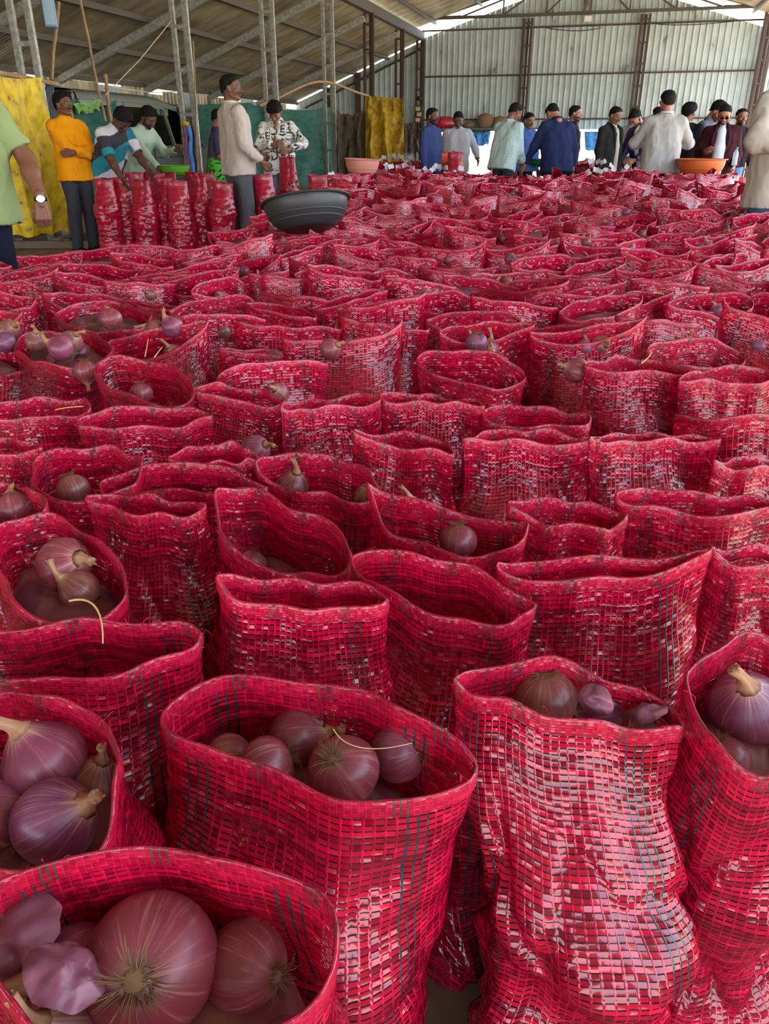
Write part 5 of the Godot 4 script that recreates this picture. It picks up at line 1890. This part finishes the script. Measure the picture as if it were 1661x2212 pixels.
	for lot in [[705, 722, 372, 384, 2, "white paper tag stuck in the sacks left of the pink basin", 9.6], [818, 900, 336, 350, 9, "white paper tag on the sacks before the far yellow tarpaulin", 13.5], [828, 1000, 356, 372, 14, "white paper tag on the sacks left of the mint shirt man", 11.2], [1268, 1330, 345, 375, 9, "folded white paper slip on the sacks at the dark blazer's feet", 11.0], [1345, 1380, 352, 376, 4, "folded white paper slip on the sacks left of the cream jacket", 10.6]]:
		for k in lot[4]:
			var px := lerpf(lot[0], lot[1], (k + r.randf() * 0.8) / lot[4])
			var py := r.randf_range(lot[2], lot[3])
			var mb := MB.new()
			var P := PackedVector3Array()
			var U := PackedVector2Array()
			for s in 2:
				P.clear()
				U.clear()
				for j in 3:
					for i in 4:
						P.append(Vector3((i - 1.5) * 0.033, (j - 1) * 0.035 + 0.008 * sin(i * 2.0), 0.016 * sin(i * 1.6 + k) + 0.01 * j * (k % 3 - 1) + s * 0.001))
						U.append(Vector2(i, j))
				mb.surf(P, 4, 3, false, U, PackedColorArray([Color.WHITE]), s == 0)
			var o := part("paper_tag", mb, M.paper, self, Transform3D(Basis.from_euler(Vector3(r.randf_range(-0.5, 0.3), r.randf_range(-0.6, 0.6), r.randf_range(-0.9, 0.9))).scaled(Vector3.ONE * 0.85), at_d(px, py, lot[6] - 0.2)))
			tag(o, lot[5] + ", %s from the left" % ORD[k], "paper", lot[5].replace("white paper tag", "tags").replace("folded white paper slip", "slips"))
	# poles, ropes and hanging things at the left
	var poles := [[at_plane_x(127, 5, -7.3), at_plane_x(112, 172, -7.3), 0.022, "pale bamboo pole hanging down beside the first column"], [at_plane_x(172, -5, -7.45), at_plane_x(228, 262, -7.45), 0.020, "long thin leaning bamboo pole left of the cloth-tied column"], [at_plane_x(227, 160, -7.5), at_plane_x(240, 265, -7.5), 0.028, "short upright bamboo stake beside the leaning pole"], [at_plane_x(152, 232, -7.55), at_plane_x(166, 290, -7.55), 0.015, "thin brown stick holding the dark green net"], [at_plane_z(417, 88, -13.38), at_plane_z(432, 463, -13.38), 0.014, "thin rod standing beside the cloth-tied column"]]
	for q in poles:
		var mb := MB.new()
		var d: Vector3 = q[1] - q[0]
		mb.tube([q[0], q[0] + d * 0.3 + Vector3(0.01, 0, 0.012), q[0] + d * 0.65 + Vector3(0, 0, 0.02), q[1]], [q[2]], 10)
		var t := thing("bamboo_pole", q[3], "pole", Vector3.ZERO)
		part("cane", mb, M.wood, t)
		var nd := MB.new()
		for k in 5:
			var u := (k + 0.5) / 5.0
			var c: Vector3 = q[0] + d * u + Vector3(0, 0, 0.014 * sin(u * PI))
			nd.tube([c - d.normalized() * 0.006, c + d.normalized() * 0.006], [q[2] * 1.18], 10)
		part("node", nd, M.wood, t)
	var hz := MB.new()
	var hp := []
	for k in 13:
		var u := k / 12.0
		hp.append(at_plane_x(560, 228, -7.2).lerp(at_d(795, 205, 19.0), u) + Vector3(0, 0.32 * sin(u * PI) - 0.04 * sin(u * 9), 0))
	hz.tube(hp, [0.028], 8)
	tag(part("branch_pole", hz, M.wood, self), "crooked branch laid across the column above the green net", "pole")
	var cr := MB.new()
	cr.tube([at_plane_x(-40, 150, -6.95), at_plane_x(125, 182, -6.95)], [0.03], 8)
	tag(part("rail_pole", cr, M.wood, self), "brown crosspole from which the left yellow tarpaulin hangs", "pole")
	for q in [[Vector2(370, 45), Vector2(228, 205), "taut rope slanting down from the cloth-tied column to the stake", "rope"], [Vector2(240, 188), Vector2(390, 198), "thin rope stretched along the van roof", "rope"]]:
		var mb := MB.new()
		var a := at_plane_x(q[0].x, q[0].y, -7.2)
		var b := at_plane_x(q[1].x, q[1].y, -7.4)
		mb.tube([a, a.lerp(b, 0.5) - Vector3(0, 0.04, 0), b], [0.008], 6)
		tag(part(q[3], mb, M.cream, self), q[2], "rope")
	var tl := thing("hanging_lamp", "unlit blue-grey box lamp hanging at the top left", "lamp", at_plane_x(104, 10, -7.0))
	var tb := MB.new()
	tb.cbox(Transform3D(Basis(Vector3.UP, 0.4)), Vector3(0.16, 0.5, 0.07), 0.012)
	part("housing", tb, mat(Color(0.42, 0.52, 0.62), 0.4, 0.3), tl)
	var tg := MB.new()
	tg.cbox(Transform3D(Basis(Vector3.UP, 0.4), Vector3(0.014, 0, 0.036)), Vector3(0.12, 0.44, 0.012), 0.003)
	part("glass", tg, mat(Color(0.62, 0.72, 0.80), 0.2), tl)
	# cloth roll tied to the second column
	var cl := thing("tied_cloth", "pink and bright blue cloth strips tied to the second column", "cloth", at_plane_z(410, 330, -13.39))
	for q in [[-0.05, Color(0.62, 0.35, 0.52), 0.035, "pink_strip"], [0.035, Color(0.36, 0.58, 0.90), 0.05, "blue_strip"], [0.09, Color(0.12, 0.13, 0.25), 0.02, "dark_strip"]]:
		var mb := MB.new()
		var pa := []
		var ra := []
		for k in 10:
			pa.append(Vector3(q[0] + 0.012 * sin(k * 1.1), 0.42 - k * 0.1, 0.012 * cos(k * 1.7)))
			ra.append(q[2] * (0.85 + 0.2 * sin(k * 2.3)))
		mb.tube(pa, ra, 9)
		part(q[3], mb, mat(q[1], 0.85), cl)
	var kn := MB.new()
	kn.tube([Vector3(-0.06, 0.42, 0.03), Vector3(0.0, 0.46, 0.06), Vector3(0.05, 0.43, 0.03)], [0.03, 0.045, 0.03], 9)
	part("yellow_knot", kn, mat(Color(0.88, 0.66, 0.12), 0.8), cl)
	var cb := MB.new()
	for k in 9:
		cb.tube([at_plane_x(100 + k * 1.8, 178, -7.05), at_plane_x(104 + k * 1.6, 230, -7.03 - 0.01 * (k % 3)), at_plane_x(106 + k * 1.4, 262, -7.0)], [0.012], 5)
	tag(part("rope_bundle", cb, mat(Color(0.27, 0.29, 0.31), 0.8), self), "bundle of dark grey ropes hanging behind the orange sweater man", "rope")
	# lime green plastic folded over the dark net, bright bag behind the white shirt
	tarp("plastic_sheet", "light green plastic folded over the top of the dark net", "plastic sheet", [at_plane_x(155, 222, -7.45), at_plane_x(218, 212, -7.45), at_plane_x(212, 238, -7.45), at_plane_x(170, 245, -7.45)], mat(Color(0.45, 0.62, 0.34), 0.5), 0.03, 2.0, 12.0, 0.03)
	# pallet frame lying on the dirt
	var pl := thing("pallet", "grey wooden frame lying on the dirt behind the man in green", "pallet", at_y(118, 528, 0.0))
	pl.rotation.y = 0.25
	for q in [[-0.45, 0.0], [0.45, 0.0]]:
		var mb := MB.new()
		mb.beam(Vector3(-0.8, 0.05, q[0]), Vector3(0.8, 0.05, q[0]), 0.09, 0.09)
		part("rail", mb, M.grey_wood, pl)
	for k in 4:
		var mb := MB.new()
		mb.beam(Vector3(-0.7 + k * 0.47, 0.115, -0.5), Vector3(-0.7 + k * 0.47, 0.115, 0.5), 0.1, 0.03)
		part("slat", mb, M.grey_wood, pl)

func print_image(kind: String) -> ImageTexture:
	var W := 512
	var im := Image.create(W, W, false, Image.FORMAT_RGBA8)
	var r := RandomNumberGenerator.new()
	r.seed = 17
	if kind == "dots":
		im.fill(Color(0.70, 0.80, 0.80))
		for j in 16:
			for i in 16:
				im.fill_rect(Rect2i(i * 32 + (j % 2) * 16 + r.randi() % 5, j * 32 + r.randi() % 5, 7, 6), Color(0.36, 0.45, 0.50))
		return ImageTexture.create_from_image(im)
	im.fill(Color(0.90, 0.89, 0.86))
	var ink := Color(0.10, 0.11, 0.13)
	var dot := func(c: Vector2, rad: int, col: Color) -> void:
		for y in range(-rad, rad + 1):
			for x in range(-rad, rad + 1):
				if x * x + y * y <= rad * rad:
					im.set_pixel(posmod(int(c.x) + x, W), posmod(int(c.y) + y, W), col)
	for k in 46:
		var c := Vector2(r.randi() % W, r.randi() % W)
		var a := r.randf() * TAU
		var rad := r.randf_range(18, 60)
		var sweep := r.randf_range(1.5, 5.5)
		for q in 60:
			var t := a + sweep * q / 60.0
			dot.call(c + Vector2(cos(t) * rad, sin(t) * rad * 0.75), 9, ink)
	for c in [Vector2(60, 60), Vector2(140, 60), Vector2(300, 250), Vector2(60, 330), Vector2(390, 90), Vector2(400, 400)]:
		im.fill_rect(Rect2i(c.x - 10, c.y - 10, 76, 96), Color(0.90, 0.89, 0.86))
		im.fill_rect(Rect2i(c.x, c.y, 16, 76), ink)
		for q in 3:
			im.fill_rect(Rect2i(c.x, c.y + q * 30, 54, 15), ink)
	for k in 30:
		var c := Vector2(r.randi() % W, r.randi() % W)
		var d := Vector2.from_angle(r.randf() * TAU) * r.randf_range(0.6, 1.0)
		for q in r.randi_range(30, 70):
			dot.call(c + d * q, 4, ink if k % 3 else Color(0.9, 0.89, 0.86))
	return ImageTexture.create_from_image(im)

func cloth_tex(t: Texture2D, s: float) -> StandardMaterial3D:
	var m := vmat(0.8, 0.3)
	m.albedo_texture = t
	m.uv1_triplanar = true
	m.uv1_scale = Vector3(s, s, s)
	return m

func phone(q: int) -> Callable:
	return func(t: Node3D, wr: Array, _h: Transform3D, _s: Callable) -> void:
		var x: Transform3D = wr[q]
		var p := MB.new()
		p.cbox(Transform3D(Basis(x.basis.x, x.basis.y, x.basis.z), x * Vector3(0.0, 0.10, 0.035)), Vector3(0.15, 0.075, 0.009), 0.004)
		part("held_phone", p, M.dark_glass, t)

func build_people() -> void:
	M.print_shirt = cloth_tex(print_image("print"), 1.7)
	M.dots = cloth_tex(print_image("dots"), 1.9)
	M.cap = mat(Color(0.10, 0.09, 0.10), 0.7)
	var dark := Color(0.43, 0.28, 0.205)
	var mid := Color(0.54, 0.37, 0.28)
	var fair := Color(0.66, 0.46, 0.36)
	var ink := Color(0.085, 0.09, 0.12)
	var stripes := func(p: Vector3, _g: Vector3) -> Color:
		var y := p.y - 0.45 * p.z
		var b := int(floor((y - 0.05 * sin(p.x * 9.0)) / 0.145))
		var side := 1 if p.z > 0.02 + 0.03 * sin(p.y * 14.0) else 0
		var k := posmod(b * 2 + side * 3 + (1 if p.x > 0.10 else 0), 6)
		return [s2l(46, 120, 136), s2l(208, 204, 210), s2l(70, 68, 80), s2l(52, 140, 155), s2l(214, 205, 212), s2l(62, 60, 70)][k]
	var two_tone := func(p: Vector3, _g: Vector3) -> Color:
		if p.y < 1.06:
			return s2l(38, 48, 40) if n_hi.get_noise_2d(p.x * 420.0, p.y * 420.0) > 0.32 else s2l(92, 200, 70)
		return s2l(74, 62, 92) if p.z > -0.02 else s2l(84, 82, 96)
	var people := [
		{"label": "person in a short-sleeved pale green shirt with a wristwatch, cut by the left edge", "at": stand(-96, 4.0), "yaw": 22.0, "h": 1.74, "skin": Color(0.48, 0.31, 0.23), "top": Color(0.56, 0.62, 0.42), "sleeve": 0.42, "hem": 0.80, "fat": 0.05, "flare": 0.01, "trousers": Color(0.09, 0.11, 0.17), "leg": 1.15, "cell": 0.012, "lh": Vector3(0.40, 0.92, 0.14), "lel": Vector3(0.4, -0.3, -0.8), "fingers": [Vector3(0.02, -1, 0.12), Vector3.ZERO], "hands": ["grip", "relaxed"], "palm": [Vector3(-0.3, 0, -1), Vector3(1, 0, 0.3)], "extras": [watch(0)], "hair": "short"},
		{"label": "person with folded arms in a plain orange sweater and grey trousers", "at": stand(152, 8.75), "yaw": 66.0, "h": 1.71, "skin": dark, "top": Color(0.93, 0.60, 0.06), "top_name": "sweater", "hem": 0.80, "fat": 0.012, "flare": 0.01, "trousers": Color(0.25, 0.25, 0.28), "cell": 0.014, "lh": Vector3(-0.10, 1.10, 0.20), "rh": Vector3(0.13, 1.06, 0.19), "lel": Vector3(1, -0.7, 0.3), "rel": Vector3(-1, -0.7, 0.3), "head_yaw": 12.0, "hair": "full", "palm": [Vector3(0, 0, -1), Vector3(0, 0, -1)], "lean": -3.0},
		{"label": "person in a short-sleeved shirt of teal, grey and white blocks bending over the tall sacks", "at": stand(220, 8.95), "yaw": 70.0, "h": 1.72, "skin": Color(0.36, 0.24, 0.19), "top": stripes, "hem": 0.84, "sleeve": 0.46, "fat": 0.02, "lean": 36.0, "trousers": Color(0.10, 0.12, 0.19), "cell": 0.010, "lh": Vector3(0.10, 0.84, 0.68), "rh": Vector3(-0.22, 0.78, 0.58), "head_pitch": 18.0, "hair": "full", "wrinkle": 0.012},
		{"label": "person in a pale mint long-sleeved shirt reaching to the green basin, behind the striped shirt", "at": stand(282, 9.8), "yaw": 78.0, "h": 1.70, "skin": dark, "top": Color(0.66, 0.74, 0.66), "lean": 30.0, "lh": Vector3(0.12, 1.12, 0.62), "rh": Vector3(-0.18, 0.92, 0.58), "head_pitch": 6.0, "hair": "full", "beard": true},
		{"label": "person in a purple-grey tee and lime green wrap, partly hidden behind the white shirt", "at": stand(461, 10.6), "yaw": 120.0, "h": 1.62, "skin": mid, "top": two_tone, "sleeve": 0.45, "hem": 0.72, "lean": 8.0, "fat": 0.015, "lh": Vector3(0.20, 1.06, 0.28), "rh": Vector3(-0.12, 1.08, 0.30), "trousers": ink},
		{"label": "person seen from behind in a plain off-white long-sleeved shirt and grey trousers, looking right", "at": stand(510, 8.6), "yaw": 140.0, "h": 1.87, "skin": Color(0.44, 0.29, 0.21), "top": Color(0.76, 0.71, 0.67), "hem": 0.80, "fat": 0.02, "flare": 0.012, "trousers": Color(0.35, 0.35, 0.37), "leg": 1.18, "cell": 0.013, "head_yaw": -38.0, "rh": Vector3(-0.26, 0.92, 0.14), "lh": Vector3(0.16, 0.98, 0.30), "hands": ["grip", "grip"], "lean": -2.0, "wrinkle": 0.02, "collar": Color(0.80, 0.75, 0.71)},
		{"label": "person in a black and white printed shirt looking down and tying a sack", "at": stand(600, 10.3), "yaw": 8.0, "h": 1.73, "skin": mid, "top": Color.WHITE, "top_mat": "print_shirt", "hem": 0.80, "sleeve": 0.93, "fat": 0.025, "cell": 0.014, "trousers": Color(0.50, 0.54, 0.58), "lh": Vector3(0.22, 1.10, 0.30), "rh": Vector3(0.02, 1.16, 0.30), "lel": Vector3(1, -0.6, 0), "rel": Vector3(-1, -0.6, 0), "head_pitch": 38.0, "hair": "fringe", "inner": mid, "inner_w": 0.035, "inner_up": 0.42, "hands": ["grip", "grip"]},
		{"label": "person in a plain navy blue shirt standing before the corner column", "at": stand(932, 12.0), "yaw": 70.0, "h": 1.68, "skin": dark, "top": Color(0.23, 0.28, 0.47), "hem": 0.78, "fat": 0.015, "beard": true, "trousers": ink, "hair": "short"},
		{"label": "person in a white long-sleeved shirt looking down, left of the mint shirt", "at": stand(988, 12.4), "yaw": 12.0, "h": 1.66, "skin": dark, "top": Color(0.72, 0.73, 0.76), "hem": 0.78, "fat": 0.015, "head_pitch": 24.0, "rh": Vector3(-0.14, 0.98, 0.25), "lh": Vector3(0.34, 0.98, 0.1), "trousers": ink},
		{"label": "person from behind in a pale mint dotted shirt leaning right", "at": stand(1088, 11.3), "yaw": 150.0, "h": 1.76, "skin": Color(0.5, 0.33, 0.26), "top": Color.WHITE, "top_mat": "dots", "hem": 0.80, "fat": 0.03, "lean": 14.0, "rh": Vector3(-0.16, 0.90, 0.28), "lh": Vector3(0.10, 0.95, 0.42), "head_yaw": -20.0, "head_pitch": 14.0, "trousers": Color(0.20, 0.20, 0.22)},
		{"label": "person in a bright blue shirt half hidden behind the dotted mint shirt", "at": stand(1136, 12.5), "yaw": 50.0, "h": 1.64, "skin": mid, "top": Color(0.30, 0.40, 0.66), "fat": 0.035, "head_pitch": 12.0, "trousers": ink},
		{"label": "person from behind in a long navy kurta jacket bending down to the left", "at": stand(1206, 11.2), "yaw": 205.0, "h": 1.78, "skin": fair, "top": Color(0.15, 0.18, 0.32), "top_name": "jacket", "hem": 0.74, "fat": 0.03, "flare": 0.02, "lean": 16.0, "lh": Vector3(0.38, 0.86, 0.24), "head_pitch": 26.0, "head_yaw": 18.0, "trousers": ink, "collar": Color(0.15, 0.18, 0.32)},
		{"label": "person in a black shirt facing right with a trimmed beard", "at": stand(1236, 12.9), "yaw": 84.0, "h": 1.75, "skin": fair, "top": Color(0.085, 0.09, 0.11), "beard": true, "trousers": ink},
		{"label": "person in a dark olive grey blazer over a cream tee, looking down", "at": stand(1318, 11.8), "yaw": 52.0, "h": 1.70, "skin": Color(0.55, 0.38, 0.29), "top": Color(0.17, 0.17, 0.17), "top_name": "blazer", "lapels": true, "hem": 0.78, "fat": 0.03, "flare": 0.012, "inner": Color(0.78, 0.76, 0.68), "head_pitch": 16.0, "trousers": ink},
		{"label": "person in a pale lilac shirt and dark cap behind the navy suit", "at": stand(1364, 12.9), "yaw": -40.0, "h": 1.72, "skin": mid, "top": Color(0.72, 0.74, 0.82), "fat": 0.02, "hair_mat": "cap", "lh": Vector3(0.1, 1.0, 0.3), "rh": Vector3(-0.1, 1.0, 0.3), "trousers": ink},
		{"label": "person in a shiny navy suit with a beard, bending left over the papers", "at": stand(1398, 11.9), "yaw": -42.0, "h": 1.72, "skin": fair, "top": Color(0.14, 0.15, 0.28), "top_mat": "satin", "top_name": "jacket", "hem": 0.78, "fat": 0.02, "lean": 18.0, "side": 6.0, "head_pitch": 24.0, "beard": true, "inner": Color(0.86, 0.86, 0.88), "rh": Vector3(-0.16, 0.84, 0.42), "lh": Vector3(0.1, 0.95, 0.35), "trousers": ink},
		{"label": "person seen from behind with black hair and glasses left of the cream jacket", "at": stand(1413, 13.1), "yaw": 200.0, "h": 1.74, "skin": fair, "top": Color(0.80, 0.82, 0.86), "trousers": ink, "extras": [glasses()]},
		{"label": "person from behind in a light cream grey blazer and navy trousers, tallest of the crowd", "at": stand(1432, 9.7), "yaw": 184.0, "h": 1.79, "skin": fair, "top": Color(0.66, 0.66, 0.65), "top_name": "blazer", "hem": 0.80, "fat": 0.03, "flare": 0.02, "lean": 3.0, "lh": Vector3(0.14, 1.12, 0.30), "rh": Vector3(-0.14, 1.12, 0.30), "lel": Vector3(1, -0.7, -0.2), "rel": Vector3(-1, -0.7, -0.2), "trousers": Color(0.12, 0.14, 0.22), "head_yaw": 14.0, "collar": Color(0.80, 0.80, 0.80), "extras": [glasses()]},
		{"label": "person from behind in a charcoal suit right of the cream blazer", "at": stand(1478, 10.9), "yaw": 165.0, "h": 1.70, "skin": mid, "top": Color(0.12, 0.13, 0.15), "top_name": "jacket", "fat": 0.03, "head_yaw": -20.0, "hair": "full", "collar": Color(0.6, 0.7, 0.66), "trousers": ink},
		{"label": "person in a slate grey tee with a dark beard looking down at a phone", "at": stand(1514, 11.0), "yaw": 62.0, "h": 1.76, "skin": fair, "top": Color(0.36, 0.40, 0.46), "sleeve": 0.44, "fat": 0.02, "lean": 10.0, "head_pitch": 24.0, "beard": true, "hair": "full", "rh": Vector3(-0.06, 1.10, 0.40), "lh": Vector3(0.12, 1.08, 0.34), "trousers": Color(0.22, 0.28, 0.40), "extras": [phone(1)]},
		{"label": "person in a maroon blazer over a white tee with sunglasses, looking down", "at": stand(1556, 10.4), "yaw": -6.0, "h": 1.67, "skin": fair, "top": Color(0.23, 0.10, 0.15), "top_name": "blazer", "lapels": true, "hem": 0.78, "fat": 0.03, "flare": 0.012, "inner": Color(0.76, 0.80, 0.86), "inner_w": 0.085, "head_pitch": 22.0, "beard": true, "rh": Vector3(-0.16, 1.12, 0.28), "lh": Vector3(0.22, 0.92, 0.22), "trousers": ink, "extras": [glasses()]},
		{"label": "person in a pink shirt whose shoulder shows behind the grey tee", "at": stand(1545, 12.6), "yaw": 175.0, "h": 1.66, "skin": mid, "top": Color(0.80, 0.66, 0.78), "trousers": ink},
		{"label": "person in blue jeans and a dark top behind the maroon blazer", "at": stand(1592, 12.2), "yaw": 20.0, "h": 1.68, "skin": mid, "top": Color(0.16, 0.10, 0.13), "hem": 0.86, "beard": true, "trousers": Color(0.42, 0.54, 0.72)},
		{"label": "person in a beige blazer and blue jeans holding a phone, cut by the right edge", "at": stand(1702, 5.2), "yaw": 24.0, "h": 1.80, "skin": Color(0.55, 0.38, 0.28), "top": Color(0.69, 0.66, 0.61), "top_name": "blazer", "lapels": true, "hem": 0.76, "fat": 0.025, "flare": 0.01, "inner": Color(0.14, 0.16, 0.20), "inner_w": 0.06, "cell": 0.012, "rh": Vector3(-0.12, 1.10, 0.30), "rel": Vector3(-1, -0.5, 0.0), "hands": ["relaxed", "grip"], "palm": [Vector3(-1, 0, 0.3), Vector3(0.1, 0, -1)], "trousers": Color(0.30, 0.40, 0.55), "extras": [phone(1)]},
	]
	for sp in people:
		wrinkle_seed += 137.0
		person(sp)
	# water bottle in the crowd
	var wb := thing("water_bottle", "clear plastic water bottle with a teal cap beside the maroon blazer", "bottle", at_d(1585, 358, 10.2))
	var b := MB.new()
	b.lathe([Vector2(0.001, 0), Vector2(0.03, 0.002), Vector2(0.033, 0.02), Vector2(0.031, 0.06), Vector2(0.033, 0.1), Vector2(0.032, 0.15), Vector2(0.014, 0.19), Vector2(0.013, 0.2), Vector2(0.001, 0.2)], 18)
	var pm := mat(Color(0.8, 0.9, 0.95, 0.35), 0.15)
	pm.transparency = BaseMaterial3D.TRANSPARENCY_ALPHA
	part("bottle_body", b, pm, wb)
	var cp := MB.new()
	cp.tube([Vector3(0, 0.195, 0), Vector3(0, 0.222, 0)], [0.016, 0.016], 14)
	part("cap", cp, mat(Color(0.2, 0.62, 0.62), 0.5), wb)
